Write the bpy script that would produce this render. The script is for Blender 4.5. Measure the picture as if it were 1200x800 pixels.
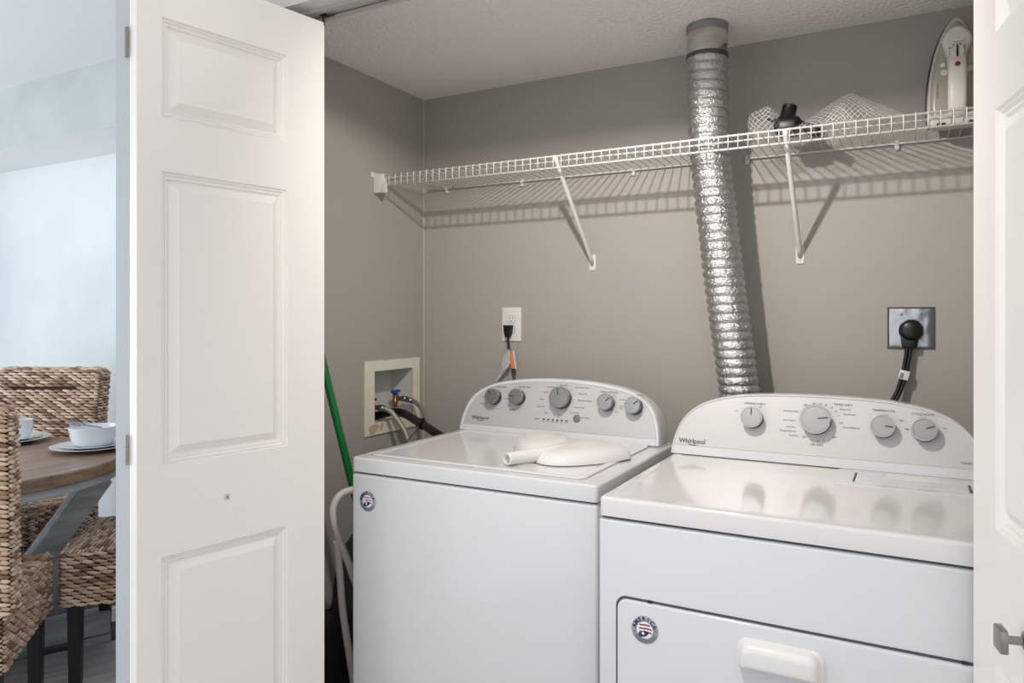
import bpy, bmesh, math, random
from mathutils import Vector, Matrix, noise
random.seed(7)
S = bpy.context.scene
for o in list(bpy.data.objects): bpy.data.objects.remove(o)
# ------------------------------------------------------------------ camera
H = 1.287
cd = bpy.data.cameras.new('camera'); cam = bpy.data.objects.new('camera', cd); S.collection.objects.link(cam)
cam.location = (0, 0, H); cam.rotation_euler = (math.pi/2, 0, math.radians(28.6))
cd.sensor_width = 36; cd.lens = 36*854/1200; cd.shift_y = -30/1200; cd.clip_start = .02
S.camera = cam
# ------------------------------------------------------------------ world, lights, exposure
W = bpy.data.worlds.new('world'); S.world = W; W.use_nodes = True
W.node_tree.nodes['Background'].inputs[0].default_value = (.93, .965, 1.0, 1)
W.node_tree.nodes['Background'].inputs[1].default_value = 1.15
ld = bpy.data.lights.new('hall_ceiling_lamp', 'SPOT'); ld.energy = 54; ld.color = (1, .93, .87); ld.shadow_soft_size = .02; ld.spot_size = math.radians(165); ld.spot_blend = 1
lo = bpy.data.objects.new('hall_ceiling_lamp', ld); lo.location = (-.606, 1.13, 2.09); lo.rotation_euler = (math.radians(62), 0, 0); S.collection.objects.link(lo)
ld = bpy.data.lights.new('dining_window_daylight', 'AREA'); ld.energy = 42; ld.color = (.84, .93, 1); ld.shape = 'RECTANGLE'; ld.size = 1.8; ld.size_y = 1.8
lo = bpy.data.objects.new('dining_window_daylight', ld); lo.location = (-4.75, -.4, 1.25); lo.rotation_euler = (math.radians(99), 0, math.radians(-58)); S.collection.objects.link(lo)
S.view_settings.view_transform = 'Standard'; S.view_settings.look = 'None'
S.view_settings.exposure = -0.02; S.view_settings.gamma = 1; S.view_settings.use_curve_mapping = False

# ------------------------------------------------------------------ materials
def srgb(r, g, b):
    f = lambda c: (c/255/12.92) if c <= 10 else ((c/255+.055)/1.055)**2.4
    return (f(r), f(g), f(b), 1)
M = {}
def mat(name, col, rough=.5, metal=0, bump=None, coat=0, spec=.5, trans=0, vary=None, attr=None, noise2=None):
    m = bpy.data.materials.new(name); m.use_nodes = True; nt = m.node_tree; p = nt.nodes['Principled BSDF']
    p.inputs['Base Color'].default_value = col; p.inputs['Roughness'].default_value = rough; p.inputs['Metallic'].default_value = metal
    p.inputs['Coat Weight'].default_value = coat; p.inputs['Coat Roughness'].default_value = .08
    p.inputs['Specular IOR Level'].default_value = spec; p.inputs['Transmission Weight'].default_value = trans
    tc = nt.nodes.new('ShaderNodeTexCoord')
    def mapped(sc):
        mp = nt.nodes.new('ShaderNodeMapping'); mp.inputs['Scale'].default_value = sc
        nt.links.new(tc.outputs['Object'], mp.inputs[0]); return mp.outputs[0]
    if bump:                                     # (scale xyz, strength, distance, detail)
        sc, st, di, de = bump
        n = nt.nodes.new('ShaderNodeTexNoise'); n.inputs['Scale'].default_value = 1; n.inputs['Detail'].default_value = de
        nt.links.new(mapped(sc), n.inputs['Vector'])
        b = nt.nodes.new('ShaderNodeBump'); b.inputs['Strength'].default_value = st; b.inputs['Distance'].default_value = di
        nt.links.new(n.outputs['Fac'], b.inputs['Height']); nt.links.new(b.outputs[0], p.inputs['Normal'])
    if vary:                                     # (scale xyz, other colour, detail, lo, hi)
        sc, c2, de, lo_, hi_ = vary
        n = nt.nodes.new('ShaderNodeTexNoise'); n.inputs['Scale'].default_value = 1; n.inputs['Detail'].default_value = de
        nt.links.new(mapped(sc), n.inputs['Vector'])
        r = nt.nodes.new('ShaderNodeMapRange'); r.inputs[1].default_value = lo_; r.inputs[2].default_value = hi_
        nt.links.new(n.outputs['Fac'], r.inputs[0])
        mx = nt.nodes.new('ShaderNodeMix'); mx.data_type = 'RGBA'
        mx.inputs[6].default_value = col; mx.inputs[7].default_value = c2
        nt.links.new(r.outputs[0], mx.inputs[0]); nt.links.new(mx.outputs[2], p.inputs['Base Color'])
    if attr:
        a = nt.nodes.new('ShaderNodeAttribute'); a.attribute_name = attr
        nt.links.new(a.outputs['Color'], p.inputs['Base Color'])
    M[name] = m; return m
mat('wall_paint', srgb(173, 168, 161), .75, bump=((260, 260, 260), .12, .002, 3))
mat('dining_paint', srgb(234, 238, 240), .8, bump=((60, 60, 60), .1, .002, 3), vary=((1.3, 1.3, 1.3), srgb(215, 222, 226), 3, .35, .7))
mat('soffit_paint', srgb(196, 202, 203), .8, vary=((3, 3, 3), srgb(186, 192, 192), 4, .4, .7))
mat('ceiling_tex', srgb(252, 247, 242), .9, bump=((80, 80, 80), .9, .010, 3))
mat('ceiling_white', srgb(246, 247, 248), .9, bump=((30, 30, 30), .25, .004, 3))
mat('track_metal', srgb(176, 172, 168), .5)
mat('header_paint', srgb(205, 200, 195), .6)
mat('door_white', srgb(240, 235, 230), .38, bump=((260, 260, 12), .10, .0006, 3))
mat('door_white_plain', srgb(224, 224, 222), .45)
mat('caulk', srgb(205, 200, 193), .6)
mat('enamel', srgb(216, 217, 218), .22, coat=.5)
mat('enamel_top', srgb(222, 220, 219), .11, coat=.25)
mat('plastic_white', srgb(232, 230, 227), .35)
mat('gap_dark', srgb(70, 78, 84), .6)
mat('lid_gap', srgb(140, 142, 144), .6)
mat('silver_face', srgb(200, 199, 197), .40, metal=.25)
mat('silver_face_lit', srgb(208, 205, 203), .42, metal=.12)  # washer's silver lightened: stronger light on the dryer console put into the colour
mat('knob_silver', srgb(160, 163, 163), .4, metal=.85)
mat('chrome', srgb(225, 225, 225), .1, metal=1)
mat('knob_dark', srgb(26, 27, 28), .35)
mat('ink', srgb(58, 58, 60), .6)
mat('ink_red', srgb(170, 60, 70), .6)
mat('ink_white', srgb(240, 240, 240), .5)
mat('led_dark', srgb(24, 24, 24), .3)
mat('badge_silver', srgb(158, 163, 172), .35, metal=.3)
mat('badge_navy', srgb(26, 38, 92), .4)
mat('badge_red', srgb(150, 32, 50), .4)
mat('badge_white', srgb(240, 240, 240), .4)
mat('wire_white', srgb(226, 223, 219), .35)
mat('foil', srgb(204, 203, 201), .28, metal=.95, bump=((190, 190, 230), 1.0, .0040, 3))
mat('sheet_metal', srgb(186, 184, 181), .42, metal=.7, bump=((40, 40, 60), .5, .003, 3), vary=((20, 20, 60), srgb(205, 200, 192), 3, .4, .6))
mat('grey_tape', srgb(136, 138, 137), .6, bump=((60, 60, 60), .5, .002, 3))
mat('dark_clamp', srgb(88, 88, 87), .5, metal=.4)
mat('galvanised', srgb(176, 180, 183), .26, metal=1, bump=((20, 20, 16), .5, .012, 1))
mat('black_rubber', srgb(18, 18, 19), .32)
mat('black_plastic', srgb(12, 12, 14), .4)
mat('cream_plastic', srgb(236, 232, 214), .5, vary=((6, 6, 9), srgb(228, 221, 198), 2, .5, .75))
mat('stain', srgb(206, 184, 144), .8)
mat('box_inside', srgb(206, 206, 200), .5)
mat('valve_blue', srgb(12, 82, 168), .35)
mat('valve_red', srgb(170, 26, 34), .35)
mat('brass', srgb(150, 116, 72), .35, metal=.8)
mat('steel_braid', srgb(176, 170, 162), .38, metal=.75, bump=((500, 500, 500), .8, .002, 1))
mat('green_pole', srgb(0, 112, 48), .32)
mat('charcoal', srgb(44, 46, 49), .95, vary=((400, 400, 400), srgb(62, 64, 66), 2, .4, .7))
mat('frame_white', srgb(220, 212, 204), .4)
mat('orange_tag', srgb(224, 142, 104), .5)
mat('paper_white', srgb(226, 226, 228), .5)
mat('clear_bag', srgb(236, 237, 238), .3)
mat('net_white', srgb(232, 228, 226), .6)
mat('jug_white', srgb(224, 222, 219), .3)
mat('iron_white', srgb(226, 221, 214), .35)
mat('iron_grey', srgb(196, 191, 184), .4)
mat('iron_tank', srgb(176, 170, 158), .25)
mat('iron_sole', srgb(58, 62, 64), .3, metal=.6)
mat('logo_red', srgb(140, 20, 36), .4)
mat('closet_floor', srgb(96, 92, 88), .6, vary=((4, 4, 4), srgb(80, 77, 74), 3, .4, .6))
mat('hall_floor', srgb(205, 200, 194), .5)
mat('plank', srgb(216, 214, 212), .45, vary=((3, 26, 3), srgb(176, 174, 172), 4, .3, .7))
mat('grout', srgb(70, 68, 66), .8)
mat('wood_top', srgb(160, 132, 114), .35, vary=((30, 3.5, 30), srgb(124, 98, 82), 5, .3, .7))
mat('wood_band', srgb(158, 132, 108), .5, vary=((14, 14, 60), srgb(112, 88, 70), 4, .3, .7))
mat('grey_wood', srgb(188, 193, 195), .6, vary=((5, 5, 40), srgb(146, 154, 158), 4, .3, .7))
mat('leg_dark', srgb(24, 20, 20), .35)
mat('weave', srgb(170, 135, 105), .6, attr='tone')
mat('weave_core', srgb(64, 46, 36), .9)
mat('ceramic', srgb(232, 237, 242), .15)
mat('cutlery', srgb(150, 156, 166), .3, metal=.9)
mat('nickel', srgb(150, 146, 140), .3, metal=.9)
mat('screw', srgb(150, 150, 148), .3, metal=.9)

# ------------------------------------------------------------------ builders
def link(name, me, m=None, parent=None, smooth=False):
    o = bpy.data.objects.new(name, me); S.collection.objects.link(o)
    if m:
        for q in (m if isinstance(m, (list, tuple)) else [m]): me.materials.append(M[q])
    if parent: o.parent = parent
    if smooth:
        for p in me.polygons: p.use_smooth = True
    return o
def fin(name, bm, m=None, parent=None, smooth=False, ang=None):
    me = bpy.data.meshes.new(name); bm.normal_update(); bm.to_mesh(me); bm.free()
    if ang is not None:
        for p in me.polygons: p.use_smooth = True
        me.set_sharp_from_angle(angle=math.radians(ang))
    return link(name, me, m, parent, smooth)
def tag(o, label, cat, group=None):
    o['label'] = label; o['category'] = cat
    if group: o['group'] = group
    return o
def empty(name, loc=(0, 0, 0), rz=0):
    o = bpy.data.objects.new(name, None); S.collection.objects.link(o); o.location = loc; o.rotation_euler = (0, 0, rz); o.empty_display_size = .05
    return o
def thing(name, label, cat, loc=(0, 0, 0), rz=0, group=None): return tag(empty(name, loc, rz), label, cat, group)
def struct(o): o['kind'] = 'structure'; return o
def abox(bm, a, b, mi=0, bev=0, seg=2, mtx=None):
    vs = [bm.verts.new((x, y, z)) for x in (a[0], b[0]) for y in (a[1], b[1]) for z in (a[2], b[2])]
    fs = []
    for f in ((0, 1, 3, 2), (4, 6, 7, 5), (0, 4, 5, 1), (2, 3, 7, 6), (0, 2, 6, 4), (1, 5, 7, 3)):
        fc = bm.faces.new([vs[i] for i in f]); fc.material_index = mi; fs.append(fc)
    if mtx: bmesh.ops.transform(bm, matrix=mtx, verts=vs)
    if bev:
        es = list({e for f in fs for e in f.edges})
        r = bmesh.ops.bevel(bm, geom=es, offset=bev, segments=seg, affect='EDGES', profile=.5)
        for f in r['faces']: f.material_index = mi
    return vs
def box(name, a, b, m, parent=None, bev=0, seg=2):
    bm = bmesh.new(); abox(bm, a, b, 0, bev, seg); return fin(name, bm, m, parent, ang=40 if bev else None)
def catmull(pts, n=8):
    P = [Vector(p) for p in pts]; P = [P[0]*2-P[1]] + P + [P[-1]*2-P[-2]]; out = []
    for i in range(1, len(P)-2):
        for k in range(n):
            t = k/n; a, b, c, d = P[i-1:i+3]
            out.append(.5*((2*b)+(c-a)*t+(2*a-5*b+4*c-d)*t*t+(3*b-a-3*c+d)*t**3))
    out.append(P[-2]); return out
def atube(bm, path, r, n=10, cap=True, mi=0, rf=None):
    path = [Vector(p) for p in path]; rings = []; up = None
    for i, p in enumerate(path):
        t = (path[min(i+1, len(path)-1)]-path[max(i-1, 0)]).normalized()
        if up is None: up = t.orthogonal().normalized()
        up = (up-t*up.dot(t)).normalized(); sd = t.cross(up)
        rr = r if rf is None else rf(i/(len(path)-1))
        rings.append([bm.verts.new(p+(up*math.cos(2*math.pi*k/n)+sd*math.sin(2*math.pi*k/n))*rr) for k in range(n)])
    for a, b in zip(rings, rings[1:]):
        for k in range(n):
            f = bm.faces.new((a[k], a[(k+1) % n], b[(k+1) % n], b[k])); f.material_index = mi; f.smooth = True
    if cap:
        f = bm.faces.new(rings[0][::-1]); f.material_index = mi; f = bm.faces.new(rings[-1]); f.material_index = mi
    return rings
def tube(name, path, r, m, parent=None, n=10, rf=None):
    bm = bmesh.new(); atube(bm, path, r, n, rf=rf); return fin(name, bm, m, parent)
def alathe(bm, prof, n=32, mtx=None, mi=0, cap0=False, cap1=False):
    rings = []
    for r, z in prof:
        rings.append([bm.verts.new((r*math.cos(2*math.pi*k/n), r*math.sin(2*math.pi*k/n), z)) for k in range(n)] if r > 1e-6 else [bm.verts.new((0, 0, z))])
    for a, b in zip(rings, rings[1:]):
        for k in range(n):
            q = [a[k % len(a)], a[(k+1) % n % len(a)], b[(k+1) % n % len(b)], b[k % len(b)]]
            u = []
            for v in q:
                if v not in u: u.append(v)
            if len(u) > 2:
                f = bm.faces.new(u); f.material_index = mi; f.smooth = True
    if cap0 and len(rings[0]) > 2: bm.faces.new(rings[0][::-1]).material_index = mi
    if cap1 and len(rings[-1]) > 2: bm.faces.new(rings[-1]).material_index = mi
    if mtx: bmesh.ops.transform(bm, matrix=mtx, verts=[v for r in rings for v in r])
    return rings
def lathe(name, prof, m, parent=None, n=32, mtx=None, ang=35):
    bm = bmesh.new(); alathe(bm, prof, n, mtx, cap0=True, cap1=True); return fin(name, bm, m, parent, ang=ang)
def offset_poly(pts, d):
    """inset a closed polygon by d (mitred); works for either winding"""
    n = len(pts); A = sum(pts[k][0]*pts[(k+1) % n][1]-pts[(k+1) % n][0]*pts[k][1] for k in range(n)); sg = 1 if A > 0 else -1; out = []
    for k in range(n):
        p0, p1, p2 = Vector(pts[k-1][:2]), Vector(pts[k][:2]), Vector(pts[(k+1) % n][:2])
        a, b = p1-p0, p2-p1
        if a.length < 1e-7 or b.length < 1e-7:
            t = (p2-p0).normalized(); m = Vector((-t.y, t.x)); out.append(tuple(p1+m*sg*d)); continue
        a.normalize(); b.normalize(); na, nb = Vector((-a.y, a.x)), Vector((-b.y, b.x)); m = na+nb
        m = m/max(m.length_squared/2, .35) if m.length > 1e-4 else na
        out.append(tuple(p1+m*sg*d))
    return out
def aprism(bm, pts, d, mtx=None, mi=0, bev=0, seg=2):
    """polygon pts (u,v) in the local XY plane extruded to z=d, with a rounded front edge"""
    mtx = mtx or Matrix(); rings = [(pts, 0)]; sd = 1 if d > 0 else -1
    if bev:
        for k in range(seg+1):
            a = math.pi/2*k/seg; o = bev*(1-math.cos(a)); rings.append((offset_poly(pts, o) if o else pts, d-sd*bev*(1-math.sin(a))))
    else: rings.append((pts, d))
    R_ = [[bm.verts.new(mtx @ Vector((u, v, z))) for u, v in q] for q, z in rings]; n = len(pts); fs = []
    for a, b in zip(R_, R_[1:]):
        for k in range(n): fs.append(bm.faces.new((a[k], a[(k+1) % n], b[(k+1) % n], b[k])))
    fs += [bm.faces.new(R_[0][::-1]), bm.faces.new(R_[-1])]
    for f in fs: f.material_index = mi
    bmesh.ops.recalc_face_normals(bm, faces=fs)
    return fs
def rrect(w, h, r, n=5):
    o = []
    for cx, cy, a0 in ((w/2-r, h/2-r, 0), (-w/2+r, h/2-r, 90), (-w/2+r, -h/2+r, 180), (w/2-r, -h/2+r, 270)):
        for k in range(n+1):
            a = math.radians(a0+90*k/n); o.append((cx+r*math.cos(a), cy+r*math.sin(a)))
    return o
def frame_mtx(o, u, v):                       # local x->u, y->v, z->u x v
    u = Vector(u).normalized(); v = Vector(v).normalized(); w = u.cross(v)
    return Matrix(((u.x, v.x, w.x, o[0]), (u.y, v.y, w.y, o[1]), (u.z, v.z, w.z, o[2]), (0, 0, 0, 1)))
def atext(bm, s, size, x, y, z, mtx, mi=0, align='CENTER', rot=0, bold=0):
    c = bpy.data.curves.new('t', 'FONT'); c.body = s; c.size = size; c.align_x = align; c.align_y = 'CENTER'; c.extrude = .00015; c.resolution_u = 2; c.offset = bold
    o = bpy.data.objects.new('t', c); me = bpy.data.meshes.new_from_object(o)
    n0 = len(bm.verts); bm.verts.ensure_lookup_table(); nf = len(bm.faces)
    bm.from_mesh(me); bm.verts.ensure_lookup_table(); bm.faces.ensure_lookup_table()
    T = mtx @ Matrix.Translation((x, y, z)) @ Matrix.Rotation(rot, 4, 'Z')
    bmesh.ops.transform(bm, matrix=T, verts=bm.verts[n0:])
    for f in bm.faces[nf:]: f.material_index = mi
    bpy.data.objects.remove(o); bpy.data.curves.remove(c); bpy.data.meshes.remove(me)

# ================================================================== SETTING
YB = 2.355; XL = -1.68; XR = .42; ZC = 2.137; YF0 = 1.317; YF1 = 1.434; ZH = 2.052
struct(box('wall_back', (XL-.12, YB, 0), (XR+.12, YB+.1, 2.5), 'wall_paint'))
# left wall with the hole of the supply box
bm = bmesh.new(); hy0, hy1, hz0, hz1 = 2.040, 2.283, .897, 1.096
for a, b in (((XL-.115, YF1-.06, 0), (XL, hy0, 2.3)), ((XL-.115, hy1, 0), (XL, YB, 2.3)), ((XL-.115, hy0, 0), (XL, hy1, hz0)), ((XL-.115, hy0, hz1), (XL, hy1, 2.3))): abox(bm, a, b)
struct(fin('wall_left', bm, 'wall_paint'))
struct(box('wall_right', (XR, YF0, 0), (XR+.12, YB, 2.5), 'wall_paint'))
bm = bmesh.new()
abox(bm, (XL-.115, YF0, 0), (-1.565, YF1, 2.5)); abox(bm, (.335, YF0, 0), (1.6, YF1, 2.5)); abox(bm, (-1.565, YF0, ZH), (.335, YF1, 2.5))
struct(fin('wall_front', bm, 'header_paint'))
struct(box('ceiling', (XL, YF1, ZC), (XR, YB, ZC+.06), 'ceiling_tex'))
struct(box('floor', (XL-.12, YF0+.03, -.06), (XR+.12, YB, 0), 'closet_floor'))
struct(box('floor_hall', (XL-.2, -2.5, -.06), (1.6, YF0+.03, 0), 'hall_floor'))
struct(box('trim_1', (XL-.001, YB-.0035, .0), (XL+.0025, YB-.0005, ZC-.001), 'caulk'))       # caulk bead in the corner
# dining side
struct(box('wall_far', (-5.6, YB, 0), (XL-.12, YB+.1, 2.5), 'dining_paint'))
struct(box('wall_dining_left', (-5.7, .2, 0), (-5.6, YB+.1, 2.5), 'dining_paint'))
struct(box('wall_dining_right', (XL-.13, YF0, 0), (XL-.116, YB, 2.5), 'dining_paint'))
struct(box('ceiling_dining', (-5.6, .15, 2.44), (1.6, 2.02, 2.5), 'ceiling_white'))
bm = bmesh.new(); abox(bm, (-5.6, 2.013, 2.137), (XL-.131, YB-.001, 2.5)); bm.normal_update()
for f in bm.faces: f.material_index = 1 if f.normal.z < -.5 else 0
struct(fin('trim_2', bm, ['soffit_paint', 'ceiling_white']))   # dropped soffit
# tile plank floor of the dining room
fl = struct(box('floor_dining', (-5.6, -.2, -.06), (XL-.2, YB, -.006), 'grout'))
pm = bpy.data.meshes.new('plank'); bm = bmesh.new(); abox(bm, (-.445, -.096, -.006), (.445, .096, .0), 0, .0015, 1); bm.to_mesh(pm); bm.free(); pm.materials.append(M['plank'])
ang = math.radians(62)
for i in range(-3, 9):
    for j in range(-12, 14):
        u = i*.896+(j % 2)*.43; v = j*.198
        x = -3.2+u*math.cos(ang)-v*math.sin(ang); y = 1.2+u*math.sin(ang)+v*math.cos(ang)
        if -4.5 < x < -1.95-.42*abs(math.cos(ang)) -.1 and .4 < y < 2.355-.5:
            p = link('plank', pm, None, fl); p.location = (x, y, 0); p.rotation_euler = (0, 0, ang)

# ================================================================== BIFOLD DOORS
def leaf_mesh(L, z0, z1, T, panels):
    """s along +x (0..L), thickness to -y..; both faces carry moulded panels"""
    bm = bmesh.new()
    prof = [(0, 0), (.003, -.0055), (.006, -.004), (.010, -.009), (.0135, -.008), (.017, -.0135), (.020, -.0135), (.037, -.003), (.0375, -.0022), (.040, -.0022)]
    for side in (0, 1):
        y0 = 0 if side == 0 else T; sg = 1 if side == 0 else -1
        V = {}
        def vert(x, z, d):
            k = (round(x, 5), round(z, 5), round(d, 5))
            if k not in V: V[k] = bm.verts.new((x, y0-sg*d, z))
            return V[k]
        def face(vs, sm=False):
            f = bm.faces.new(vs if side == 0 else vs[::-1]); f.smooth = False
        s0, s1 = panels[0][0], panels[0][1]
        zs = [z0]
        for p in sorted(panels, key=lambda p: p[2]): zs += [p[2], p[3]]
        zs.append(z1)
        for i in range(len(zs)-1):
            for a, b in ((0, s0), (s0, s1), (s1, L)):
                if a == s0 and i % 2 == 1: continue
                face([vert(a, zs[i], 0), vert(b, zs[i], 0), vert(b, zs[i+1], 0), vert(a, zs[i+1], 0)])
        for p in panels:
            prev = None
            for o, d in prof:
                r = [vert(p[0]+o, p[2]+o, d), vert(p[1]-o, p[2]+o, d), vert(p[1]-o, p[3]-o, d), vert(p[0]+o, p[3]-o, d)]
                if prev:
                    for k in range(4): face([prev[k], prev[(k+1) % 4], r[(k+1) % 4], r[k]])
                prev = r
            face(prev)
    for a, b in (((0, 0, z0), (0, T, z1)), ((L, 0, z0), (L, T, z1))):
        x = a[0]; q = [bm.verts.new(v) for v in ((x, 0, z0), (x, T, z0), (x, T, z1), (x, 0, z1))]; bm.faces.new(q if x else q[::-1])
    for z in (z0, z1):
        q = [bm.verts.new(v) for v in ((0, 0, z), (L, 0, z), (L, T, z), (0, T, z))]; bm.faces.new(q if z == z1 else q[::-1])
    bmesh.ops.remove_doubles(bm, verts=bm.verts, dist=.00005)
    bmesh.ops.recalc_face_normals(bm, faces=bm.faces)
    return bm
Lf = .458; Tk = .034
pan = [(.051, .352, 1.704, 1.914), (.051, .352, .973, 1.591), (.051, .352, .235, .781)]
panR = [(Lf-.352, Lf-.051, a[2], a[3]) for a in pan]
def leaf(parent, p0, p1, pans, flip=False, name='door_leaf'):
    d = Vector((p1[0]-p0[0], p1[1]-p0[1], 0)); a = math.atan2(d.y, d.x)
    bm = leaf_mesh(Lf, .012, 2.027, Tk, pans)
    # leading face normal must be the right-hand side of travel; thickness goes left (local +y)
    o = fin('door_leaf', bm, 'door_white', parent); o.location = (p0[0], p0[1], 0); o.rotation_euler = (0, 0, a)
    return o
def hinge(parent, x, y, z, rz, h=.062):
    bm = bmesh.new(); alathe(bm, [(.0026, -h/2), (.0026, h/2)], 12, Matrix.Translation((0, 0, z)), cap0=True, cap1=True)
    for k in range(1, 5): alathe(bm, [(.0031, -.001), (.0031, .001)], 12, Matrix.Translation((0, 0, z-h/2+k*h/5)), cap0=True, cap1=True)
    abox(bm, (-.005, -.0005, z-h/2), (.005, .0012, z+h/2))
    o = fin('hinge', bm, 'nickel', parent, ang=40); o.location = (x, y, 0); o.rotation_euler = (0, 0, rz); return o
d1 = struct(empty('door_1'))
P1, P2 = (-1.384, .939), (-1.297, 1.389)
l1 = leaf(d1, P1, P2, pan)
# pivot leaf: front face (towards the dining room) on its left, so it starts at the hinge line
ua = Vector((-.19, .982)); nl = Vector((-.982, -.19))
A1 = Vector((-1.4185, .9455)); Q0 = A1+nl*.0345+Vector((-.0005, 0))
lp = leaf(d1, Q0+ua*Lf, Q0, panR)
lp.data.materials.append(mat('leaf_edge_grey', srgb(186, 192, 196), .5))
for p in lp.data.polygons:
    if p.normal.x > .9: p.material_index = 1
hinge(d1, -1.4188, .9395, 1.852, 0); hinge(d1, -1.4188, .9395, 1.01, 0); hinge(d1, -1.4188, .9395, .3, 0)
# plate and screw hole where the knob is missing
un = Vector((.19, .982, 0)); nr = Vector((.982, -.19, 0)); kc = Vector((P1[0], P1[1], 0))+un*.196; kc.z = .88
mk = frame_mtx(kc, un, (0, 0, 1))
bm = bmesh.new()
ring = rrect(.0135, .0135, .003, 3)
aprism(bm, ring, .0006, mk); alathe(bm, [(.005, .0004), (.0048, .0012), (.0018, .0013), (.0018, -.0002)], 16, mk)
o = fin('knob_plate', bm, 'caulk', d1)
lathe('screw_hole', [(.0, .0004), (.0019, .0004), (.0019, .0016), (.0, .0016)], 'knob_dark', d1, 12, mk)
d2 = struct(empty('door_2'))
R2, R1 = (.091, 1.389), (.178, .939)
l2 = leaf(d2, R2, R1, panR)            # normal to the left of view (towards -x)
ur = Vector((R1[0]-R2[0], R1[1]-R2[1])).normalized(); nrr = Vector((-ur.y, ur.x))
B1 = Vector(R1)+nrr*.0355; vr = Vector((.19, .982))
B0 = B1+Vector((vr.y, -vr.x))*.035
lq = leaf(d2, B0, B0+vr*Lf, pan)
hinge(d2, B1.x, B1.y-.006, 1.852, 0); hinge(d2, B1.x, B1.y-.006, 1.01, 0)
# nickel square pull
kc = Vector((R2[0], R2[1], .86))+Vector((ur.x, ur.y, 0))*(.458-.196-.03); kn = Vector((ur.y, -ur.x, 0))
mk = frame_mtx(kc, (ur.x, ur.y, 0), (0, 0, 1))
zz = mk.to_3x3() @ Vector((0, 0, 1))
sgn = 1 if zz.x < 0 else -1
if sgn < 0: mk = frame_mtx(kc, (-ur.x, -ur.y, 0), (0, 0, 1))
kn_ = lathe('door_knob', [(.012, 0), (.012, .003), (.0055, .006), (.0055, .026)], 'nickel', d2, 20, mk)
bm = bmesh.new(); aprism(bm, rrect(.031, .031, .003, 2), .009, mk @ Matrix.Translation((0, 0, .025)), bev=.0015); fin('knob_face', bm, 'nickel', kn_, ang=40)
# track under the header
tr = struct(empty('trim_3'))
bm = bmesh.new()
for a, b in (((-1.56, 1.362, 2.0455), (.33, 1.371, 2.0518)), ((-1.56, 1.407, 2.0455), (.33, 1.416, 2.0518)), ((-1.56, 1.371, 2.0500), (.33, 1.407, 2.0518)), ((-1.56, 1.371, 2.0455), (.33, 1.379, 2.0465)), ((-1.56, 1.399, 2.0455), (.33, 1.407, 2.0465))): abox(bm, a, b)
fin('track', bm, 'track_metal', tr)
bm = bmesh.new(); alathe(bm, [(.0035, 2.02), (.0035, 2.040), (.009, 2.042), (.009, 2.0495)], 14, Matrix.Translation((-1.30, 1.389, 0)), cap1=True)
for k in range(6): alathe(bm, [(.005, 0), (.005, .0015)], 10, Matrix.Translation((-1.30+.006*k, 1.389, 2.040)) , cap0=True, cap1=True)
fin('track_roller', bm, 'knob_dark', tr, ang=40)

# ================================================================== APPLIANCES
TH = math.radians(17)
def badge(parent, x, y, z, r, mtx=None):
    m = mtx or frame_mtx((x, y, z), (1, 0, 0), (0, 0, 1)); bm = bmesh.new()
    alathe(bm, [(0, .0), (r, .0), (r, .0008), (r*.98, .0011), (0, .0011)], 40, m, 0)
    alathe(bm, [(0, .0012), (r*.60, .0012), (r*.60, .0014), (0, .0014)], 32, m, 2)
    def poly(pts, z_, mi):
        q = [bm.verts.new(m @ Vector((a*r, b*r, z_))) for a, b in pts]; bm.faces.new(q).material_index = mi
    # waving stripes
    for b0, amp in ((.40, 0), (.14, 0), (-.10, 0)):
        top, bot = [], []
        for k in range(9):
            u = -.42+.94*k/8
            w = .10*math.sin((u+.1)*3.2)
            a = (u, b0+w-.22*u); bq = (u, b0-.11+w-.22*u)
            if math.hypot(*a) < .60 and math.hypot(*bq) < .62: top.append(a); bot.append(bq)
        if len(top) > 2:
            for k in range(len(top)-1): poly([bot[k], bot[k+1], top[k+1], top[k]], .0016, 3)
    blob = []
    for k in range(18):
        a = 2*math.pi*k/18; q = .30*(1.15 if k % 2 else .92); blob.append((-.10+q*1.25*math.cos(a-.4), -.28+q*.8*math.sin(a)))
    poly(blob, .0018, 1)
    for cx, cy, rr in ((-.12, -.24, .17), (.22, -.42, .12)):
        poly([(cx+rr*(1 if k % 2 == 0 else .42)*math.sin(math.pi*k/5+.3), cy+rr*(1 if k % 2 == 0 else .42)*math.cos(math.pi*k/5+.3)) for k in range(10)], .0021, 2)
    for i, ch in enumerate('AMERICA'):
        a = math.radians(166-i*23.5)
        atext(bm, ch, r*.42, r*.79*math.cos(a), r*.79*math.sin(a), .0014, m, 1, rot=a-math.pi/2, bold=.00035)
    for a in (math.radians(196), math.radians(4)): alathe(bm, [(0, .0014), (r*.05, .0014)], 8, m @ Matrix.Translation((r*.79*math.cos(a), r*.79*math.sin(a), 0)), 1)
    for rr in (.72, .84):
        for i in range(22):
            a = math.radians(212+i*5.6); da = math.radians(3.2)
            poly([(rr*math.cos(a), rr*math.sin(a)), (rr*math.cos(a+da), rr*math.sin(a+da)), ((rr+.05)*math.cos(a+da), (rr+.05)*math.sin(a+da)), ((rr+.05)*math.cos(a), (rr+.05)*math.sin(a))], .0015, 4)
    o = fin('flag_sticker', bm, ['badge_silver', 'badge_navy', 'badge_white', 'badge_red', 'ink'], parent, ang=30); return o
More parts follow.
